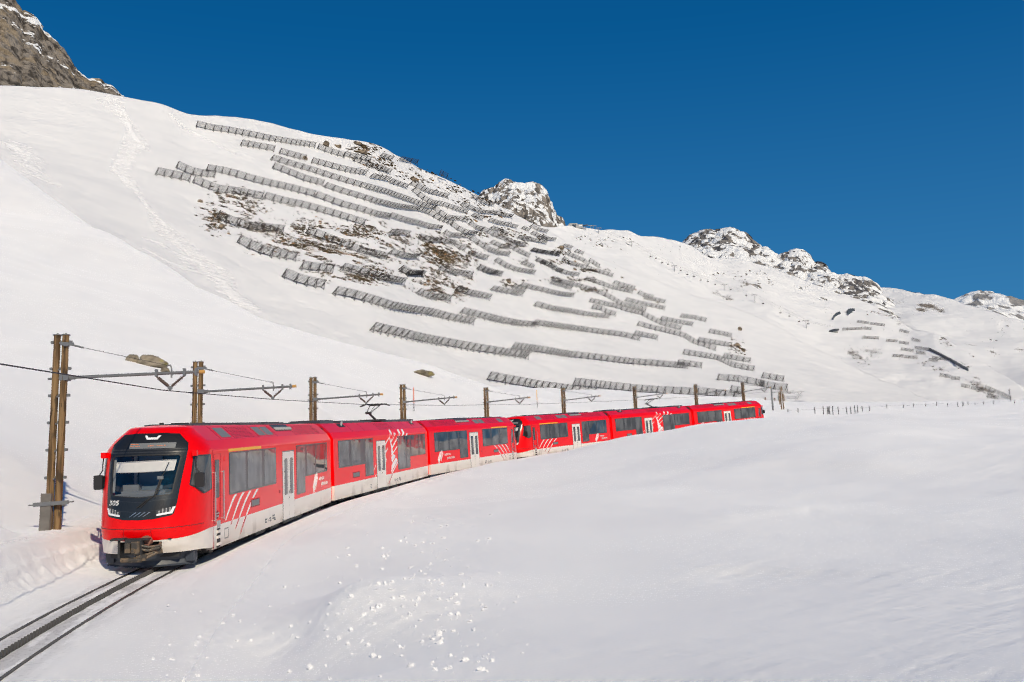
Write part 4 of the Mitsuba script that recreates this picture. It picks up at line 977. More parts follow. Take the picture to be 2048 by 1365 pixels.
        c('mirror_bracket', cat([bar((-.66, s * 1.02, 2.87), (-.90, s * 1.16, 2.87), .09, .12), box(-.95, -.83, min(s * 1.09, s * 1.21), max(s * 1.09, s * 1.21), 2.80, 2.94)]), 'm_red', mk2)
        hb = rrect(-.11, .11, -.18, .18, .045); mb = trimesh.creation.extrude_polygon(hb, .11, engine='earcut'); x, y, h = mb.vertices.T; mb.vertices = np.stack([h - .96, x + s * 1.28, y + 2.20], 1); mb.fix_normals()
        c('mirror_housing', mb, 'm_rubber', mk2)
        c('service_cap', prism(shapely.Point(-.0, 0).buffer(.001), .001, s), 'm_slot') if False else None
    # coupler, hoses, springs, plough
    cp = c('coupler', cat([box(-1.95, -1.62, -.20, .20, .50, .86), box(-1.70, -1.0, -.09, .09, .58, .76), box(-1.90, -1.70, -.34, .34, .84, .88)]), 'm_dark')
    c('coupler_head', cat([box(-2.02, -1.90, -.16, .02, .52, .82), box(-2.02, -1.92, .05, .18, .56, .78), rod([(-1.98, -.03, .60), (-2.06, -.03, .60)], .05)]), 'm_oily', cp)
    c('coupler_horn', cat([bar((-1.85, .38, .42), (-1.85, .38, .86), .05), box(-1.95, -1.75, .22, .54, .85, .90)]), 'm_dark', cp)
    c('buffer_drum', rod([(-1.55, -.22, .80), (-1.75, -.22, .80)], .13, 14), 'm_rust', cp)
    for k, (y0, z0) in enumerate(((-.22, .72), (-.20, .64), (-.10, .52), (-.14, .46))):
        c('hose', rod([(-1.92, y0 + .08, z0), (-1.86, y0 - .12, z0 - .05), (-1.72, y0 - .32, z0 - .04 + .03 * k), (-1.45, -.50, z0 + .04)], .035, 8), 'm_oily', cp)
    c('coupler_bar', cat([rod([(-1.93, .30, .38), (-1.93, -.20, .38)], .06, 10), box(-1.96, -1.86, -.3, -.1, .36, .5)]), 'm_oily', cp)
    for y in (.10, -.30):
        hx = np.linspace(0, 7 * 2 * np.pi, 90); c('spring', rod(np.stack([-1.30 + .06 * np.cos(hx), y + .06 * np.sin(hx), .62 + .36 * hx / hx[-1]], 1), .012, 5), 'm_dark', cp)
    c('coupler_recess', cat([box(-1.2, -1.1, -.85, .85, .35, 1.0), box(-1.5, -1.1, -.75, .75, .80, .83)]), 'm_dark')
    pl = []
    ys = np.linspace(-1.12, 1.12, 25)
    xs_ = -1.42 + .62 * (np.abs(ys) / 1.12) ** 1.4
    prof = [(.0, .12), (.06, .16), (.10, .26), (.06, .38), (-.02, .46)]
    V = np.array([[(x + px_ + .02, y, z) for px_, z in prof] for x, y in zip(xs_, ys)]); F = grid_faces(len(ys), len(prof))
    m = trimesh.Trimesh(V.reshape(-1, 3), F, process=False)
    m = m if m.face_normals[:, 0].mean() < 0 else trimesh.Trimesh(V.reshape(-1, 3), F[:, ::-1], process=False)
    c('snow_plough', cat([m, box(-.9, -.6, -1.1, -.9, .2, .5), box(-.9, -.6, .9, 1.1, .2, .5), box(-1.0, -.5, -.6, .6, .3, .5)]), 'm_roof_dark', smooth=30)


def nose_patch_text(text, h, d0, z0):
    m = meshkit.text_mesh(text, h, .003, False); x, y, k = m.vertices.T; x = x + .18 * y
    d = d0 + x; z = z0 + y; n = nose_n(d, z); nx = nose_x(d, z)
    S = np.stack([nx, -d, z], 1) + np.stack([n[:, 0], -n[:, 1], n[:, 2]], 1) * (.013 + k)[:, None]
    m.vertices = S; m.invert() if m.volume < 0 else None
    return m


def cab_car(k, label, mirrored=False, number=None):
    c = Car(k, label, 0, mirrored); L = c.L
    shell(c, 0.0, L)
    c('roof', rail_profile(-.02 + .03, L - .05, ROOF), 'm_roof_red', smooth=20)
    c('seam', cat([prism(shapely.box(-.012, .36, .004, 2.90), .003, s) for s in (-1, 1)]), 'm_slot')
    cab_front(c)
    for s in (-1, 1):
        pane_set(c, [(1.45, 2.98), (3.22, 4.75), (5.08, 6.48)], 1.70, 2.77, None, s)
        door(c, 7.44, 8.92, s)
        pane_set(c, [(9.44, 10.72), (11.02, 12.42), (12.62, 14.14), (14.26, 14.74)], 1.70, 2.77, (9.44, 10.72, 1.12), s)
        c('first_class_stripe', prism(shapely.box(1.38, 2.825, 4.74, 2.905), .006, s), 'm_yellow')
        v = c('vent_grille', prism(shapely.box(3.54, 1.13, 4.50, 1.36), .006, s), 'm_slot'); c('louvre', prism(shapely.box(3.60, 1.16, 4.45, 1.33), .010, s), 'm_grey', v)
        st = []
        for j, (a0, a1) in enumerate([(2.02, 1.05), (2.78, 1.52), (3.50, 1.95), (4.28, 2.42)]):
            q = curve_stripe(a0, a1, 1.63, [1.0, .84, .67, .5][j], .20)
            q = q.difference(shapely.box(3.5, 1.1, 4.6, 1.40)) if j == 3 else q
            up_ = q.intersection(shapely.box(0, .955, 20, 2)); lo_ = q.intersection(shapely.box(0, 0, 20, .937))
            for g in getattr(up_, 'geoms', [up_]): c('stripe', prism(g, .008, s), 'm_stripe')
            for g in getattr(lo_, 'geoms', [lo_]):
                if g.area > .002: c('stripe', prism(g, .008, s), 'm_stripe_red', label='thin red tail of a slanted stripe')
        marks(c, 5.1, s)
        c('fuel_flap', prism(shapely.box(.95, .52, 1.32, .80).difference(shapely.box(.98, .55, 1.29, .77)), .004, s), 'm_grey')
        c('fire_cap', prism(shapely.Point(6.98, 1.36).buffer(.05), .012, s), 'm_slot'); c('fire_cap', prism(shapely.Point(1.0, 2.65).buffer(.06), .014, s), 'm_red')
        for a, b in ((1.47, 2.36), (5.32, 6.18), (6.30, 7.16)): 
            g = c('roof_grille', on_slope(a - .03, b + .03, .06, .50, .008, s), 'm_roof_red'); c('mesh', on_slope(a, b, .085, .475, .014, s), 'm_grey', g)
        slots(c, 2.75, 5.1, s); slots(c, 10.3, 14.6, s)
        c('roof_panel', cat([on_slope(a, a + .03, 0, .56, .006, s) for a in (1.25, 2.60, 5.15, 7.40, 10.15, 12.2, 14.0)]), 'm_slot')
        fk = c('fan_row', on_slope(7.95, 10.15, .26, .56, .02, s), 'm_roof_dark'); c('fan_fins', cat([on_slope(a, a + .12, .28, .40, .06, s) for a in np.arange(8.0, 10.1, .26)]), 'm_grey_light', fk)
    roof_gear(c, [(.3, 2.3, .58, 3.61), (2.5, 4.9, .46, 3.63), (5.0, 7.5, .60, 3.63), (7.7, 10.4, .66, 3.64), (10.6, 12.9, .5, 3.61)])
    c('antenna', cat([rod([(.5, .2, 3.60), (.5, .2, 3.66)], .06), box(1.2, 1.5, -.2, .2, 3.60, 3.65)]), 'm_dark')
    # logo and lettering read from left to right on either side, so they are never mirrored
    for s in (-1, 1):
        near = (12.05 if not mirrored else L - 14.46 + .05) if s < 0 else (14.0 if not mirrored else 3.0)
        c('logo', emblem(near, 1.20, 1, s), 'm_stripe', flip=False)
        c('lettering', cat([lettering('matterhorn', .14, near + (1.05 if s < 0 else -.75), 1.37, s), lettering('gotthard bahn', .14, near + (1.42 if s < 0 else -1.1), 1.15, s)]), 'm_stripe', flip=False)
    if not mirrored: end(c, L, 1)
    else: end(c, L, 1)
    bogie(c, 1.2); bogie(c, L - 2.2)
    if number: c('front_number', nose_patch_text(number, .105, -.79, 1.66), 'm_stripe')
    return c


def end(c, x, sgn):                                  # recessed red end wall and half of the gangway bellows
    k = .07
    c('end_fairing', rail_profile(x if sgn > 0 else x - .20, x + .20 if sgn > 0 else x, [(1.20, .40), (1.22, 2.86), (1.10, 3.05), (.9, 3.1)]), 'm_red')
    c('gangway', rail_profile(x + .02 if sgn > 0 else x - .42, x + .42 if sgn > 0 else x - .02, [(.95, .5), (1.0, 2.9), (.9, 3.35), (.5, 3.52)]), 'm_rubber')


def mid_car(k, label):
    c = Car(k, label, 0); L = c.L
    shell(c, 0, L)
    c('roof', rail_profile(.05, L - .05, ROOF), 'm_roof_red', smooth=20)
    D_ = {'s1': [(9.3, 3.16), (9.51, 3.16), (9.41, 2.95), (8.88, 2.76), (8.06, 2.4), (8.07, 2.48), (8.75, 2.77), (9.16, 2.97)], 's2': [(9.93, 3.0), (10.16, 2.95), (9.26, 2.53), (9.1, 2.56)], 's3': [(10.94, 3.15), (11.21, 3.15), (11.05, 2.91), (9.36, 2.2), (9.23, 2.24), (10.79, 2.94)],
          's4': [(11.76, 3.15), (12.04, 3.13), (11.93, 2.94), (11.56, 2.79), (11.33, 2.79), (11.65, 2.95)], 's5': [(12.42, 2.93), (12.65, 2.9), (12.37, 2.78), (12.17, 2.79)], 's6': [(10.34, 2.31), (10.33, 2.23), (9.22, 1.84), (9.2, 1.9)],
          'm1': [(8.84, 2.76), (8.95, 2.77), (9.17, 2.51), (9.33, 2.36), (9.4, 2.14), (9.52, 2.04), (9.37, 1.95), (9.18, 1.86), (9.17, 2.15), (9.1, 2.37)], 'm2': [(9.16, 1.77), (9.46, 1.9), (9.65, 1.9), (9.9, 1.81), (9.81, 1.72), (9.31, 1.5), (9.18, 1.57)], 'm3': [(10.04, 1.71), (10.31, 1.57), (10.26, 1.53), (9.21, 1.09), (9.11, .99), (9.05, 1.1), (9.16, 1.36), (9.36, 1.47)],
          's8': [(10.35, 1.5), (10.36, 1.42), (9.29, .97), (9.19, .95), (9.15, .99)], 'd1': [(8.05, 2.09), (8.55, 2.27), (8.45, 2.17), (8.05, 1.99)], 'd2': [(8.07, 1.77), (8.21, 1.72), (8.11, 1.6), (8.06, 1.58)], 'd3': [(5.92, 1.3), (6.30, 1.53), (6.30, 1.48), (5.98, 1.3)], 'd4': [(6.05, .97), (6.28, 1.08), (6.28, 1.04), (6.12, .97)]}
    for s in (-1, 1):
        pane_set(c, [(.68, 2.08), (2.42, 3.80), (4.58, 5.84)], 1.70, 2.77, (4.58, 5.84, 1.11), s)
        door(c, 6.50, 7.98, s)
        pane_set(c, [(10.48, 12.02), (12.22, 12.98), (13.24, 14.92), (15.15, 16.58)], 1.70, 2.77, None, s)
        f2 = c('window', prism(rrect(10.43, 13.03, 1.06, 1.72, .05), .007, s), 'm_frame')
        c('pane', prism(rrect(10.48, 12.02, 1.11, 1.72, .04), .0125, s), 'm_glass', f2); c('pane', prism(rrect(12.22, 12.98, 1.11, 1.72, .04), .0125, s), 'm_glass', f2)
        v = c('vent_grille', prism(shapely.box(2.60, 1.12, 3.64, 1.36), .006, s), 'm_slot'); c('louvre', prism(shapely.box(2.66, 1.15, 3.58, 1.33), .010, s), 'm_grey', v)
        for nm, pts in D_.items():
            c('mountain_artwork' if nm[0] == 'm' else 'stripe', decal(Polygon(pts).buffer(0), .008, s), 'm_stripe')
        c('stripe', decal(Polygon([(9.24, .97), (9.34, .97), (8.51, .47), (8.43, .47)]).intersection(shapely.box(0, 0, 20, .937)), .008, s), 'm_stripe_red', label='thin red tail of a slanted stripe')
        marks(c, 9.6, s)
        c('jacking_flap', prism(shapely.box(5.3, .48, 5.5, .66).difference(shapely.box(5.33, .51, 5.47, .63)), .004, s), 'm_grey')
        slots(c, 8.0, 10.8, s)
        c('roof_panel', cat([on_slope(a, a + .025, 0, .56, .006, s) for a in (3.3, 5.2, 7.8, 10.9, 13.2, 14.9)]), 'm_slot')
        for a, b in ((2.1, 3.0), (15.05, 15.75)):
            nk = c('roof_notch', on_slope(a, b, .33, .57, .006, s), 'm_dark'); c('isolator', rod([(( a + b) / 2, s * .85, 3.42), ((a + b) / 2 + .3, s * .80, 3.60)], .05), 'm_grey_light', nk)
    roof_gear(c, [(.3, 2.0, .68, 3.70), (3.2, 6.9, .64, 3.66), (7.2, 8.6, .5, 3.64), (10.8, 13.4, .64, 3.66), (13.6, 16.7, .64, 3.68)])
    # pantograph: base frame, lower arm, upper arms, head
    a0 = 10.6
    pk = c('pantograph', cat([box(a0 - .9, a0 + .9, -.45, -.39, 3.66, 3.72), box(a0 - .9, a0 + .9, .39, .45, 3.66, 3.72), box(a0 - .1, a0 + .1, -.45, .45, 3.66, 3.72)]), 'm_dark')
    c('lower_arm', cat([rod([(a0 + .55, 0, 3.70), (a0 - .75, 0, 4.06)], .055, 10), rod([(a0 - .75, -.16, 4.06), (a0 - .75, .16, 4.06)], .06, 10)]), 'm_dark', pk)
    c('upper_arm', cat([rod([(a0 - .72, s * .10, 4.06), (a0 + .50, s * .28, 4.46)], .022) for s in (-1, 1)] + [rod([(a0 - .72, 0, 4.0), (a0 + .4, .0, 4.40)], .012)]), 'm_dark', pk)
    c('pantograph_head', cat([rod([(a0 + .5 + dx, -.78, 4.42), (a0 + .5 + dx, -.55, 4.52), (a0 + .5 + dx, .55, 4.52), (a0 + .5 + dx, .78, 4.42)], .025) for dx in (-.14, .14)] + [bar((a0 + .36, s * .3, 4.47), (a0 + .64, s * .3, 4.47), .03) for s in (-1, 1)] + [rod([(a0 + .5, -.28, 4.46), (a0 + .5, .28, 4.46)], .03)]), 'm_dark', pk)
    end(c, 0, -1); end(c, L, 1)
    bogie(c, 2.2); bogie(c, L - 2.2)
    return c


cab_car(0, 'leading red railcar with black windscreen and the number 305 on its front', number='305')
mid_car(1, 'second red railcar with raised pantograph and large white mountain stripes, nearest of its kind')
cab_car(2, 'third red railcar, its cab end facing the black windscreen of the car behind', True)
cab_car(3, 'fourth red railcar, black windscreen half hidden behind the car in front')
mid_car(4, 'fifth red railcar with raised pantograph, lower body hidden by the snow bank')
cab_car(5, 'last red railcar, farthest right, mostly sunk behind the snow bank', True)

# ------------------------------------------------------------------ the permanent way
mat('m_rail', base_color=rgb(.05, .045, .042), roughness=.4, metallic=.3)
mat('m_rack', base_color=rgb(.02, .02, .02), roughness=.6)
mat('m_tooth', base_color=rgb(.085, .082, .08), roughness=.45, metallic=.2)


def sweep(s0, s1, ds, prof):                         # a bar of the given (d, h) section along the track
    s = np.arange(s0, s1 + 1e-6, ds); n = len(prof)
    V = np.stack([trk(s, d, h) for d, h in prof], 1); F = []
    for i in range(len(s) - 1):
        for j in range(n):
            k = (j + 1) % n; F += [(i * n + j, (i + 1) * n + k, (i + 1) * n + j), (i * n + j, i * n + k, (i + 1) * n + k)]
    m = trimesh.Trimesh(V.reshape(-1, 3), F, process=False)
    return m


_tk = thing('railway_track', 'metre-gauge rails with a rack rail between them, cleared in the packed snow', 'railway track')
for d in (-.5, .5): add('rail', sweep(-27, 118, .5, [(d - .027, 0.0), (d - .027, -.14), (d + .027, -.14), (d + .027, 0.0)]), 'm_rail', _tk)
_rk = add('rack_rail', sweep(-27, 118, .5, [(-.04, -.02), (-.04, -.14), (.04, -.14), (.04, -.02)]), 'm_rack', _tk)
_teeth = []
for j, d in enumerate((-.021, .021)):
    for s in np.arange(-26 + .075 * j, 3, .15):
        b = box(-.018, .018, -.036, .036, -.05, .06); th = float(np.interp(s, _s, _h)); b.apply_transform(trimesh.transformations.rotation_matrix(-th, (0, 0, 1))); b.apply_translation(trk(s, d, 0)); _teeth.append(b)
add('rack_teeth', cat(_teeth), 'm_tooth', _rk, kind='stuff')

# ------------------------------------------------------------------ overhead line
bumped('m_wood', lambda p, n, uv: (fbm(p.x * 26, p.y * 26, p.z * 1.6, 3) - .5) * .014, {'type': 'principled', 'roughness': .8, 'base_color': proc(lambda p, n, uv: mix(mix((.085, .048, .02), (.25, .155, .07), smoothstep(.3, .62, fbm(p.x * 22, p.y * 22, p.z * .9, 3))), (.035, .022, .012), smoothstep(.62, .72, fbm(p.x * 15 + 7, p.y * 15, p.z * 2.6, 2)) * .8))}, .003)
mat('m_galv', base_color=rgb(.20, .205, .21), roughness=.45, metallic=.4)
mat('m_insulator', base_color=rgb(.085, .045, .035), roughness=.25, clearcoat=.6)
bumped('m_concrete', lambda p, n, uv: (fbm(p.x * 14, p.y * 14, p.z * 14, 3) - .5) * .01, {'type': 'principled', 'roughness': .85, 'base_color': proc(lambda p, n, uv: mix((.10, .092, .085), (.20, .185, .17), fbm(p.x * 5, p.y * 5, p.z * 5, 3)))})
mat('m_wire', base_color=rgb(.03, .03, .032), roughness=.5)
mat('m_tip', base_color=rgb(.55, .30, .08), roughness=.6)
POLES = [0.0, 11.5, 25.75, 39.5, 53.75, 68.0, 82.25, 95.5, 106.5]
WHERE = ['left of the leading car, steel clamp at its foot', 'behind the roof of the leading car', 'behind the joint of the first two cars', 'behind the raised pantograph of the second car', 'behind the roof of the third car', 'behind the fourth car', 'behind the fifth car, left of its pantograph', 'behind the joint of the last two cars', 'behind the end of the last car']


def hardware(P, k, i, top=6.12, base=-.6, both=True):  # P(d, h, s): a point in the pole's own frame
    r = .088
    for j, dx in enumerate((-.11, .11)):
        pk = add('post', rod([P(dx, h, 0) for h in np.linspace(base, top, 12)], r * 1.2, 14, .82), 'm_wood', k, smooth=40)
        add('cap', cat([rod([P(dx, top + .0, 0), P(dx, top + .02, 0)], .115, 12), rod([P(dx, top + .02, 0), P(dx, top + .07, 0)], .02, 6)]), 'm_galv', pk)
    bolts = []
    for h in np.arange(.9, top, .72):
        bolts += [rod([P(-.28, h, .02), P(.28, h, .02)], .013, 6), rod([P(-.015, h - .045, -.09), P(.015, h - .045, -.09)], .03, 6)]
        bolts += [box(-.035, .035, -.035, .035, -.035, .035).apply_translation(P(x, h, .02)) for x in (-.24, 0, .24)]
    add('bolts', cat(bolts), 'm_galv', k, kind='stuff')
    add('top_fitting', cat([bar(P(.02, 5.88, -.1), P(.36, 5.86, -.1), .06, .08), rod([P(.3, 5.84, -.1), P(.62, 5.75, -.1)], .025), box(-.06, .06, -.06, .06, -.05, .05).apply_translation(P(.18, 5.85, -.1))]), 'm_galv', k)
    ak = add('arm', rod([P(.18, 4.97, 0), P(3.68, 5.02, 0)], .042, 10), 'm_galv', k, smooth=40)
    add('arm_clamp', cat([box(-.12, .12, -.09, .09, -.08, .08).apply_translation(P(.14, 4.97, 0)), rod([P(-.3, 4.95, .0), P(.3, 4.97, 0)], .03, 8), rod([P(.26, 4.97, 0), P(.40, 4.975, 0)], .06, 8)]), 'm_galv', ak)
    add('arm_tip', rod([P(3.66, 5.02, 0), P(3.80, 5.022, 0)], .05, 8), 'm_tip', ak)
    add('arm_clip', cat([box(-.03, .03, -.05, .05, -.09, .11).apply_translation(P(x, 5.01, 0)) for x in (2.53, 3.27, 3.58)] + [rod([P(2.80, 5.22, 0), P(2.90, 5.22, 0), P(2.93, 5.10, 0), P(2.93, 4.88, 0)], .022, 6)]), 'm_galv', ak)
    for x0 in (2.53, 3.27):
        a, b = P(x0, 4.93, 0), P(2.90, 4.62, 0); v = [a + (b - a) * q for q in np.linspace(0, 1, 2)]
        ik = add('insulator', cat([rod(v, .022, 8)] + [rod([a + (b - a) * q, a + (b - a) * (q + .022)], .048, 10) for q in np.linspace(.16, .84, 11)]), 'm_insulator', k)
    add('wire_clamp', cat([box(-.05, .05, -.05, .05, -.04, .04).apply_translation(P(2.9, 4.61, 0)), rod([P(2.9, 4.62, 0), P(2.9, 4.54, 0)], .02, 6)]), 'm_galv', k)
    add('stay_wire', rod([P(.62, 5.75, -.1), P(2.82, 5.22, 0)], .007 + .00012 * i, 5), 'm_wire', k)


def pole_frame(s):
    th = float(np.interp(s, _s, _h)); o = trk(s, -2.9, 0); n = np.array([math.cos(th), -math.sin(th), 0]); t = np.array([math.sin(th), math.cos(th), 0])
    return lambda d, h, f: o + n * d + t * f + np.array([0, 0, h])


for i, s in enumerate(POLES):
    k = thing('catenary_pole', ('nearest double wooden catenary pole, ' if i == 0 else 'double wooden catenary pole ') + WHERE[i], 'catenary pole', 'double wooden catenary poles beside the track')
    P = pole_frame(s); hardware(P, k, i * 8)
    if i == 0:
        pk = add('pole_foot', bar(P(-.14, -.3, -.20), P(-.11, 1.92, -.20), .27, .10, (0, 1, 0)), 'm_concrete', k)
        add('foot_clamp', cat([bar(P(-.42, 1.64, -.25), P(.46, 1.68, -.25), .06, .10), rod([P(-.54, 1.63, -.25), P(.60, 1.69, -.25)], .018, 6), bar(P(-.05, .46, -.2), P(.5, .46, -.2), .12, .12), rod([P(.3, .46, -.2), P(.62, .46, -.2)], .02, 6)]), 'm_galv', k)

_w = [trk(s, (.12 if j % 2 else -.12), 4.54) for j, s in enumerate([-28, -14] + POLES)] + [gp(1589, 788, 150), gp(1605, 792, 168), gp(1598, 798.5, 192), gp(1590, 803, 225), gp(1580, 806, 265)]
_w = np.array(_w); _cl = np.r_[0, np.cumsum(np.linalg.norm(np.diff(_w, axis=0), axis=1))]
tag(add('contact_wire', rod(np.stack([np.interp(np.linspace(0, _cl[-1], 120), _cl, _w[:, q]) for q in range(3)], 1), .013, 5), 'm_wire'), 'thin dark contact wire strung above the track from pole to pole', 'wire')

# masts beyond the end of the train
FARP = [(1507, 838, 800, 'wood', 0, 'short pole top just above the far end of the last car'), (1534, 838, 796, 'wood', 0, 'first wooden pole right of the last car'), (1552.5, 838, 797, 'wood', 0, 'wooden pole between the two steel masts beyond the train'),
        (1547.6, 838, 773, 'steel', 44, 'tapered steel mast, tallest one beyond the train'), (1560, 838, 792.5, 'steel', 0, 'steel mast carrying a black box beyond the train'),
        (1567, 837, 775, 'double', 46, 'tall double wooden pole on a concrete block beyond the train'), (1563, 838, 785, 'wood', 43, 'wooden pole just left behind the pole on the concrete block'), (1571, 837, 790, 'wood', 30, 'wooden pole partly hidden right behind the pole on the concrete block')]
for px, yb, yt, kind, arm, lab in FARP:
    Hh = 6.2; D = FPX * Hh / (yb - yt); b = gp(px, yb, D); k = thing('catenary_mast', lab, 'catenary pole', 'poles beyond the end of the train')
    zg = float(ground(b[0], b[1])); lo = min(zg, b[2]) - .5
    top = b[2] + Hh
    if kind == 'steel':
        add('mast', rod([(b[0], b[1], z) for z in np.linspace(lo, top, 6)], .20, 10, .55), 'm_galv', k, smooth=40)
    else:
        for dx in ((-.12, .12) if kind == 'wood' else (-.22, .22)): add('post', rod([(b[0] + dx * (1 if kind == 'wood' else q), b[1], z) for q, z in zip(np.linspace(1.2, .6, 6), np.linspace(lo, top, 6))], .115, 10, .8), 'm_wood', k, smooth=40)
    if kind == 'double': add('footing', box(b[0] - .42, b[0] + .42, b[1] - .4, b[1] + .3, lo, b[2] + .75), 'm_concrete', k)
    if 'box' in lab: add('switch_box', box(b[0] - .25, b[0] + .2, b[1] - .4, b[1] - .1, b[2] + 2.3, b[2] + 3.4), 'm_rubber', k)
    if arm:
        e = b + RT * (arm / FPX * D) * np.array([1, 1, 0]) ; z = top - 1.25
        add('arm', rod([(b[0], b[1], z), (e[0], e[1], z + .1)], .05, 6), 'm_galv', k)
        c0 = b + (e - b) * .78
        add('insulator', cat([rod([(b + (e - b) * q)[:2].tolist() + [z], c0[:2].tolist() + [z - .45]], .035, 5) for q in (.68, .88)]), 'm_insulator', k)

# ------------------------------------------------------------------ fence, stakes
mat('m_post', base_color=rgb(.045, .042, .045), roughness=.8)
mat('m_stake', base_color=rgb(.75, .16, .06), roughness=.6); mat('m_stake_2', base_color=rgb(.72, .36, .06), roughness=.6)
FEN = [(1577, 833.5, 192), (1596.5, 832.5, 192), (1630, 830, 194), (1647.2, 828.7, 196)] + [(1640 + x / 4.875, 560 + y / 4.875, D) for x, y, D in [(75, 1308, 199), (88, 1308, 200), (98, 1308, 201), (127, 1305, 203), (182, 1303, 206), (263, 1298, 211), (303, 1297, 213), (343, 1294, 216), (368, 1290, 218), (416, 1288, 221), (486, 1285, 225), (655, 1278, 233), (817, 1268, 243), (917, 1260, 250), (1033, 1255, 258), (1142, 1250, 266), (1247, 1247, 274), (1346, 1242, 282), (1390, 1240, 285), (1405, 1240, 287), (1448, 1243, 290), (1516, 1243, 296), (1600, 1238, 303), (1696, 1226, 311), (1900, 1220, 330)]]
_fk = thing('fence', 'long row of thin dark posts along the snow road on the right', 'fence')
_ft = []
for px, py, D in FEN:
    b = gp(px, py, D); h = 1.32 * (1 + .12 * math.sin(px)); l = .05 * math.sin(px * 3)
    z0 = min(b[2], float(ground(b[0], b[1]))) - .3
    add('post', rod([(b[0], b[1], z0), (b[0] + l, b[1], b[2] + h)], .075, 6), 'm_post', _fk); _ft.append((b[0] + l, b[1], b[2] + h * .75))
add('wire', rod(_ft, .012, 4), 'm_wire', _fk)
for px, py, D, m, lab in [(828, 824, 0, 'm_stake', 'red snow stake right of the fourth pole'), (1074.7, 816, 0, 'm_stake_2', 'orange snow stake left of the sixth pole'), (1553.6, 836, 190, 'm_stake', 'red snow stake at the foot of the masts beyond the train')]:
    b = drop(px, py) if not D else gp(px, py, D); L = 2.1 if not D else 1.0
    k = thing('snow_stake', lab, 'snow stake', 'snow stakes marking the road'); add('pole', rod([b - [0, 0, .3], b + [0, 0, L * .35]], .035, 6), 'm_post', k); add('marker', rod([b + [0, 0, L * .35], b + [0, 0, L]], .04, 6), m, k)

# ------------------------------------------------------------------ boulders
def rock_col(p, n, uv):
    f = fbm(p.x * 1.2, p.y * 1.2, p.z * 1.6, 3); g = fbm(p.x * 5, p.y * 5, p.z * 5, 2)
    c = mix((.12, .105, .085), (.36, .31, .24), smoothstep(.3, .7, f * .6 + g * .4))
    return mix(c, (.34, .30, .06), smoothstep(.55, .70, fbm(p.x * 2.7 + 4, p.y * 2.7, p.z * 2.7, 3)) * .5)


def rock_far(p, n, uv): return mix((.10, .085, .07), (.36, .28, .20), smoothstep(.3, .7, fbm(p.x * .8, p.y * .8, p.z * .8, 3)))


bumped('m_boulder', lambda p, n, uv: (fbm(p.x * 6, p.y * 6, p.z * 6, 3) - .5) * .12, {'type': 'diffuse', 'reflectance': proc(rock_col)}, .01)
bumped('m_boulder_far', lambda p, n, uv: (fbm(p.x * 1.5, p.y * 1.5, p.z * 1.5, 3) - .5) * .5, {'type': 'diffuse', 'reflectance': proc(rock_far)}, .05)


def boulder(c, sx, sy, sz, seed, sub=4):
    r = np.random.default_rng(seed); m = trimesh.creation.icosphere(subdivisions=sub); v = m.vertices
    for _ in range(9):                               # cleaved faces
        n = r.normal(size=3); n /= np.linalg.norm(n); q = r.uniform(.55, .85); s = v @ n; v = v - n * np.maximum(s - q, 0)[:, None] * .92
    v = v * (1 + (meshkit.fbm(v * 2.2 + seed, 4, seed) - .5)[:, None] * .55)
    m.vertices = v * [sx, sy, sz] + c; return m


for px, py, w, h, lab in [(263, 724, 25, 18, 'lichen-covered boulder, left end of the rock group above the leading car'), (300, 733, 54, 26, 'large grey-brown boulder in the middle of the rock group above the leading car'), (325, 746, 18, 14, 'small dark boulder below the rock group above the leading car')]:
    b = drop(px, py); D = np.linalg.norm(b); k = D / FPX
    tag(add('boulder', boulder(b + [0, .3, h * k * .25], w * k * .56, w * k * .5, h * k * .62, int(px)), 'm_boulder', smooth=28), lab, 'boulder', 'boulders above the leading car')
b = drop(845, 751); k = np.linalg.norm(b) / FPX
tag(add('boulder', boulder(b + [0, .3, .15], 25 * k, 18 * k, 8 * k, 31), 'm_boulder', smooth=28), 'flat yellow lichen-covered boulder right above the fourth pole', 'boulder')
for px, py, w, h, lab in [(651, 287, 12, 10, 'brown boulder beside the top barrier row'), (676, 292, 11, 6, 'smaller brown boulder right of the one beside the top barrier row'), (1480, 658, 8, 8, 'lone brown boulder on the snow flank at right'), (826, 358, 15, 10, 'rounded pale brown rock high on the slope above the fourth pole'), (725, 304, 18, 9, 'orange-brown rock outcrop just below the hill crest'), (716, 287, 18, 6, 'flat brown rock on the hill crest'), (610, 316, 8, 8, 'dark boulder at the right end of a short barrier high on the slope'), (1017, 561, 9, 10, 'brown boulder in the middle of the barrier field'), (1122, 496, 12, 8, 'brown rock at the upper right of the barrier field'),
                          (400, 402, 9, 6, 'small grey rock on snow left of the bare patch'), (444, 452, 11, 9, 'grey rock in the left bare gully'), (1473, 690, 11, 9, 'orange-brown rock outcrop right of the lower barriers'), (1487, 702, 8, 5, 'small brown rock below the outcrop at right of the lower barriers'), (1315, 605, 5, 4, 'tiny dark rock near the flank of the hill')]:
    w_ = LB([[px, py + h * .4]])[0]
    if np.isnan(w_[0]): continue
    D = np.linalg.norm(w_[:3]); k = D / FPX
    tag(add('boulder', boulder(w_[:3] + [0, 0, h * k * .2], w * k * .6, w * k * .6, h * k * .7, int(px * 3), 3), 'm_boulder_far', smooth=30), lab, 'boulder', 'boulders on the hillside')

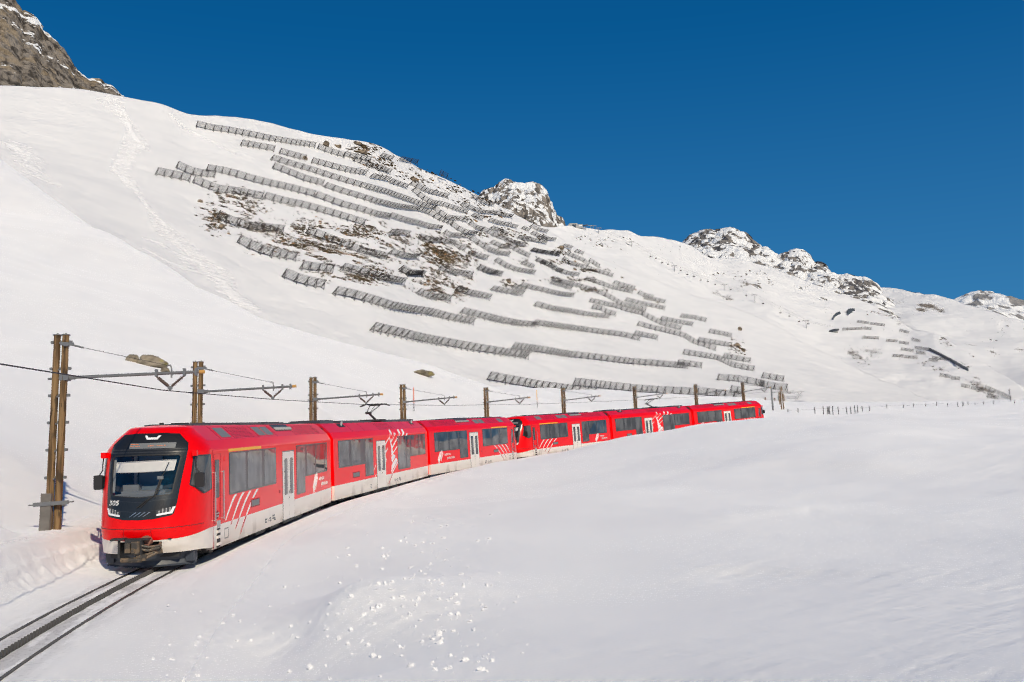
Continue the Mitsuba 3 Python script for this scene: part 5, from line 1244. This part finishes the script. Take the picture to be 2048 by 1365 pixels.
# ------------------------------------------------------------------ chairlift and its stations, peak antenna
mat('m_lift', base_color=rgb(.25, .25, .26), roughness=.5); mat('m_chair', base_color=rgb(.06, .06, .07), roughness=.6)
LP = [(1197.6, 468, 12, 'chairlift pylon right of the hilltop station'), (1263.5, 494.5, 11, 'second chairlift pylon down from the hilltop'), (1349.5, 543.5, 12, 'third chairlift pylon down from the hilltop'), (1449.5, 581, 12, 'chairlift pylon left of the dark cliffs'), (1510, 606, 16, 'chairlift pylon below the dark cliffs'), (1613, 657.5, 16, 'lowest chairlift pylon near the valley station'), (1181.5, 457, 6, 'small pylon beside the hilltop station, left of two'), (1187.6, 458, 6, 'small pylon beside the hilltop station, right of two')]
_tops = []
for px, py, hp, lab in LP:
    w_ = LC([[px, py]])[0]
    if np.isnan(w_[0]): w_ = LC([[px, py + 3]])[0]
    b = w_[:3]; k = np.linalg.norm(b) / FPX; H = hp * k
    t = thing('lift_pylon', lab, 'lift pylon', 'chairlift pylons')
    add('mast', rod([b - [0, 0, 1], b + [0, 0, H]], .34, 8, .7), 'm_lift', t); add('crossarm', cat([box(-2.6, 2.6, -.2, .2, -.2, .25).apply_translation(b + [0, 0, H]), box(-2.9, -2.1, -1.2, 1.2, -.5, -.1).apply_translation(b + [0, 0, H]), box(2.1, 2.9, -1.2, 1.2, -.5, -.1).apply_translation(b + [0, 0, H])]), 'm_lift', t)
    if hp > 7: _tops.append(b + [0, 0, H - .3])
_tops = np.array(_tops + [LC([[1664, 662]])[0][:3] + [0, 0, 4]])
tag(add('lift_cable', cat([rod(_tops + [dx, 0, 0], .06, 4) for dx in (-2.5, 2.5)]), 'm_chair'), 'pair of thin chairlift cables down the mountain', 'cable')
CH = [(5, 333), (55, 350), (110, 390), (165, 405), (280, 460), (340, 497), (400, 515), (462, 548), (527, 563), (593, 590), (735, 635), (805, 655), (877, 690), (1030, 762), (1110, 797), (1187, 847), (1270, 877), (1358, 925), (1440, 945), (1537, 1022)]
for ci, (x, y) in enumerate(CH):
    px, py = 1300 + x / 4.55, 440 + y / 4.55; i = int(np.argmin(np.abs(pix(_tops)[:, 0] - px))); D = np.hypot(*_tops[i][:2]) - 4
    b = gp(px, py, D); k = thing('lift_chair', f'dark empty lift chair, {ordinal(ci + 1)} from the top of the chairlift', 'lift chair', 'chairs hanging on the chairlift')
    add('seat', cat([box(-1.1, 1.1, -.3, .3, -.5, -.3).apply_translation(b), box(-1.1, 1.1, .2, .35, -.5, .5).apply_translation(b)]), 'm_chair', k); add('hanger', box(-.05, .05, -.05, .05, .4, 3.2).apply_translation(b), 'm_chair', k)
mat('m_hall', base_color=rgb(.36, .36, .35), roughness=.7); mat('m_hall_glass', base_color=rgb(.02, .04, .06), roughness=.15); mat('m_hall_dark', base_color=rgb(.05, .06, .075), roughness=.5)


def frame_at(w_): 
    o = w_[:3]; f = np.array([o[0], o[1], 0]) / math.hypot(o[0], o[1]); r = np.array([f[1], -f[0], 0]); return M4(r, f, (0, 0, 1), o), np.linalg.norm(o) / FPX


Ms, u = frame_at(LC([[1151, 455.5]])[0]); k = thing('lift_station', 'grey hilltop lift station with a dark glazed opening on the skyline', 'building')
h0 = trimesh.creation.extrude_polygon(Polygon([(-16.5, -2), (-16.5, 4), (-11, 9.6), (4, 9), (4, -2)]), 6, engine='earcut'); h0.apply_transform(trimesh.transformations.rotation_matrix(np.pi / 2, (1, 0, 0))); h0.apply_scale(u); h0.apply_translation((0, 6 * u, 0))
add('wall', h0, 'm_hall', k, to_world=Ms); sc = lambda *a: box(*[v * u for v in a])
add('side_wall', sc(-16.8, -11, -.4, -.1, -1, 3.9), 'm_hall_dark', k, to_world=Ms); add('glazed_opening', sc(-6, .5, -.5, -.1, -.5, 6.6), 'm_hall_glass', k, to_world=Ms)
add('mullion', cat([sc(x, x + .25, -.8, -.5, -.5, 6.6) for x in (-4, -1.8)]), 'm_hall', k, to_world=Ms); add('annexe', sc(4.1, 14.5, .5, 6, -2, 6.6), 'm_hall', k, to_world=Ms); add('window', sc(7, 13.5, .1, .5, 2.2, 3.8), 'm_lamp', k, to_world=Ms)
add('canopy', cat([bar(np.array((14, 2, 3.2)) * u, np.array((24.5, 2, 4.6)) * u, 4 * u, 1.2 * u), sc(20, 21, 1, 3, -4, 4), sc(16, 17, 1, 3, -3, 3)]), 'm_hall_dark', k, to_world=Ms)
Ms, u = frame_at(LC([[1667, 665]])[0]); k = thing('lift_station', 'low dark rounded valley station at the foot of the chairlift', 'building')
dm = trimesh.creation.icosphere(subdivisions=3); dm.vertices *= [11, 5, 3.4]; dm.vertices[:, 2] = np.maximum(dm.vertices[:, 2], -1.6); dm.vertices[:, 2] += dm.vertices[:, 0] * .16 + 2.6; dm.apply_scale(u)
add('roof', dm, 'm_hall_dark', k, smooth=40, to_world=Ms); add('base', sc(-8, 8, -2, 3, -2, 1.6), 'm_hall', k, to_world=Ms); add('platform', sc(-21, -11, -2, 2, -1.5, .6), 'm_hall_dark', k, to_world=Ms)
Ms, u = frame_at(LG([[1022, 381]])[0]); k = thing('summit_antenna', 'thin antenna mast on the summit of the twin peak', 'antenna')
add('mast', sc(-.5, .5, -.5, .5, -2, 10.5), 'm_lift', k, to_world=Ms); add('hut', sc(-4, 3, 0, 5, -2, 2.2), 'm_hall_dark', k, to_world=Ms)
for rows, lab in (([(1665.6, 640), (1669, 634.5), (1674, 630), (1681, 627.6)], 'curved brown wind baffle left of two others near the valley station'), ([(1693.7, 626.6), (1699, 622), (1709.7, 621.5)], 'upper curved brown wind baffle near the valley station'), ([(1695.4, 630.7), (1699, 627.5), (1704.6, 624.6)], 'lower curved brown wind baffle near the valley station')):
    W = LC(np.array(rows) + [0, 1])[:, :3]; t = np.linspace(0, len(W) - 1, 12); W = np.stack([np.interp(t, np.arange(len(W)), W[:, q]) for q in range(3)], 1)
    k = thing('wind_baffle', lab, 'wind baffle', 'wind baffles near the valley station')
    for i in range(len(W) - 1): add('board', bar(W[i] + [0, 0, 1.6], W[i + 1] + [0, 0, 1.6], .3, 3.0), 'm_hall_dark', k)
W = LC(np.array([(1858.5, 701), (1886, 715), (1905, 725), (1936, 743)]))[:, :3]; k = thing('retaining_wall', 'long dark retaining wall slanting down the right-hand mountain', 'wall')
for i in range(3): add('wall_section', bar(W[i] + [0, 0, 1.2], W[i + 1] + [0, 0, 1.2], 1.0, 2.6), 'm_hall_dark', k)
b = gp(2021, 800.5, 420); k = thing('power_pole', 'thin pole at the right edge of the picture', 'power pole'); add('mast', rod([b - [0, 0, 4], b + [0, 0, 4.2]], .1, 6), 'm_post', k); add('crossarm', box(-.5, .5, -.06, .06, 3.7, 3.85).apply_translation(b), 'm_post', k)

# ------------------------------------------------------------------ loose snow: clods thrown beside the track, old ski turns on the slope
_cl_, _r = [], np.random.default_rng(5)
for i in range(640):
    if i < 420: px, py = 800 + _r.normal() * 95, _r.uniform(1000, 1345); px += (py - 1000) * .22
    elif i < 540: px, py = _r.uniform(300, 760), _r.uniform(1150, 1364)
    else: px, py = _r.uniform(0, 200), _r.uniform(1090, 1230); px, py = px, 1215 - px * .55 + _r.normal() * 22
    if i < 420 and py < 1040 - (px - 640) * .12: continue
    b = drop(px, py, 8, 60); D = np.linalg.norm(b)
    z = max(.008, min(.040, abs(_r.normal()) ** 1.7 * .013 + .006)) * (1 if i < 540 else .8)
    if i >= 540:
        s_, d_ = track_coords(b[0], b[1]); 
        if not -2.0 < d_ < -.7: continue
        b[2] = float(np.interp(s_, _s, _z)) - .06
    m = trimesh.creation.icosphere(subdivisions=1); m.vertices = m.vertices * _r.uniform(.6, 1.4, 3) * (1 + (meshkit.fbm(m.vertices * 2.6 + i, 3, i) - .5)[:, None] * 1.5) * z + b + [0, 0, z * .25]; _cl_.append(m)
tag(add('snow_clods', cat(_cl_), 'm_snow_rough', smooth=False), 'clods of snow scattered over the snow beside the track', 'snow clods', kind='stuff')
scene['m_track_snow'] = {'type': 'twosided', 'bsdf': {'type': 'diffuse', 'reflectance': rgb(.93, .925, .93)}}


def ski_turns(line, amp, wl, seed, look=LB):
    r = np.random.default_rng(seed); p = np.array(line, float); L = np.r_[0, np.cumsum(np.linalg.norm(np.diff(p, axis=0), axis=1))]; out = []
    u = np.arange(0, L[-1], .6); c = np.stack([np.interp(u, L, p[:, 0]), np.interp(u, L, p[:, 1])], 1); ph = np.cumsum(.6 * 2 * np.pi / (wl * (1 + .35 * np.sin(u / 31 + seed)))) + r.uniform(0, 6)
    c[:, 0] += np.sin(ph) * amp * (.7 + .3 * np.sin(u / 23 + seed)); c[:, 1] += np.sin(ph) * amp * .22
    W = look(c); ok = ~np.isnan(W[:, 0]); W = W[ok]
    if len(W) < 8: return None
    P, N = W[:, :3], W[:, 3:6]; t = np.gradient(P, axis=0); s = np.cross(t, N); s /= np.linalg.norm(s, axis=1, keepdims=True) + 1e-9
    w = .24 + .14 * np.abs(np.sin(ph[ok]))[:, None]
    V = np.stack([P - s * w, P + N * .16, P + s * w], 1); V[:, [0, 2]] += N[:, None] * .02
    f = grid_faces(len(P), 3); return trimesh.Trimesh(V.reshape(-1, 3), f, process=False)


TURNS = [([(205, 200), (240, 230), (270, 275), (290, 300)], 16, 9, 1), ([(225, 195), (262, 260), (250, 330), (230, 350)], 18, 8, 2), ([(280, 290), (250, 330), (228, 320)], 14, 7, 3), ([(240, 210), (285, 290), (225, 335), (270, 380)], 14, 10, 4), ([(340, 228), (370, 258), (420, 282), (470, 308)], 10, 8, 5),
         ([(20, 290), (70, 320), (60, 350), (110, 370)], 26, 9, 6), ([(40, 285), (50, 330), (90, 350)], 24, 8, 7), ([(250, 350), (300, 420), (330, 470), (400, 530)], 16, 12, 8), ([(300, 480), (380, 520), (430, 560), (470, 600)], 30, 14, 9), ([(290, 500), (360, 535), (440, 560), (500, 620)], 26, 12, 10), ([(320, 440), (400, 520), (450, 540), (455, 590)], 24, 11, 11)]
tag(add('ski_tracks', cat([ski_turns(*a) for a in TURNS]), 'm_track_snow', smooth=True), 'winding old ski tracks in the snow on the upper left slope', 'ski tracks', kind='stuff')
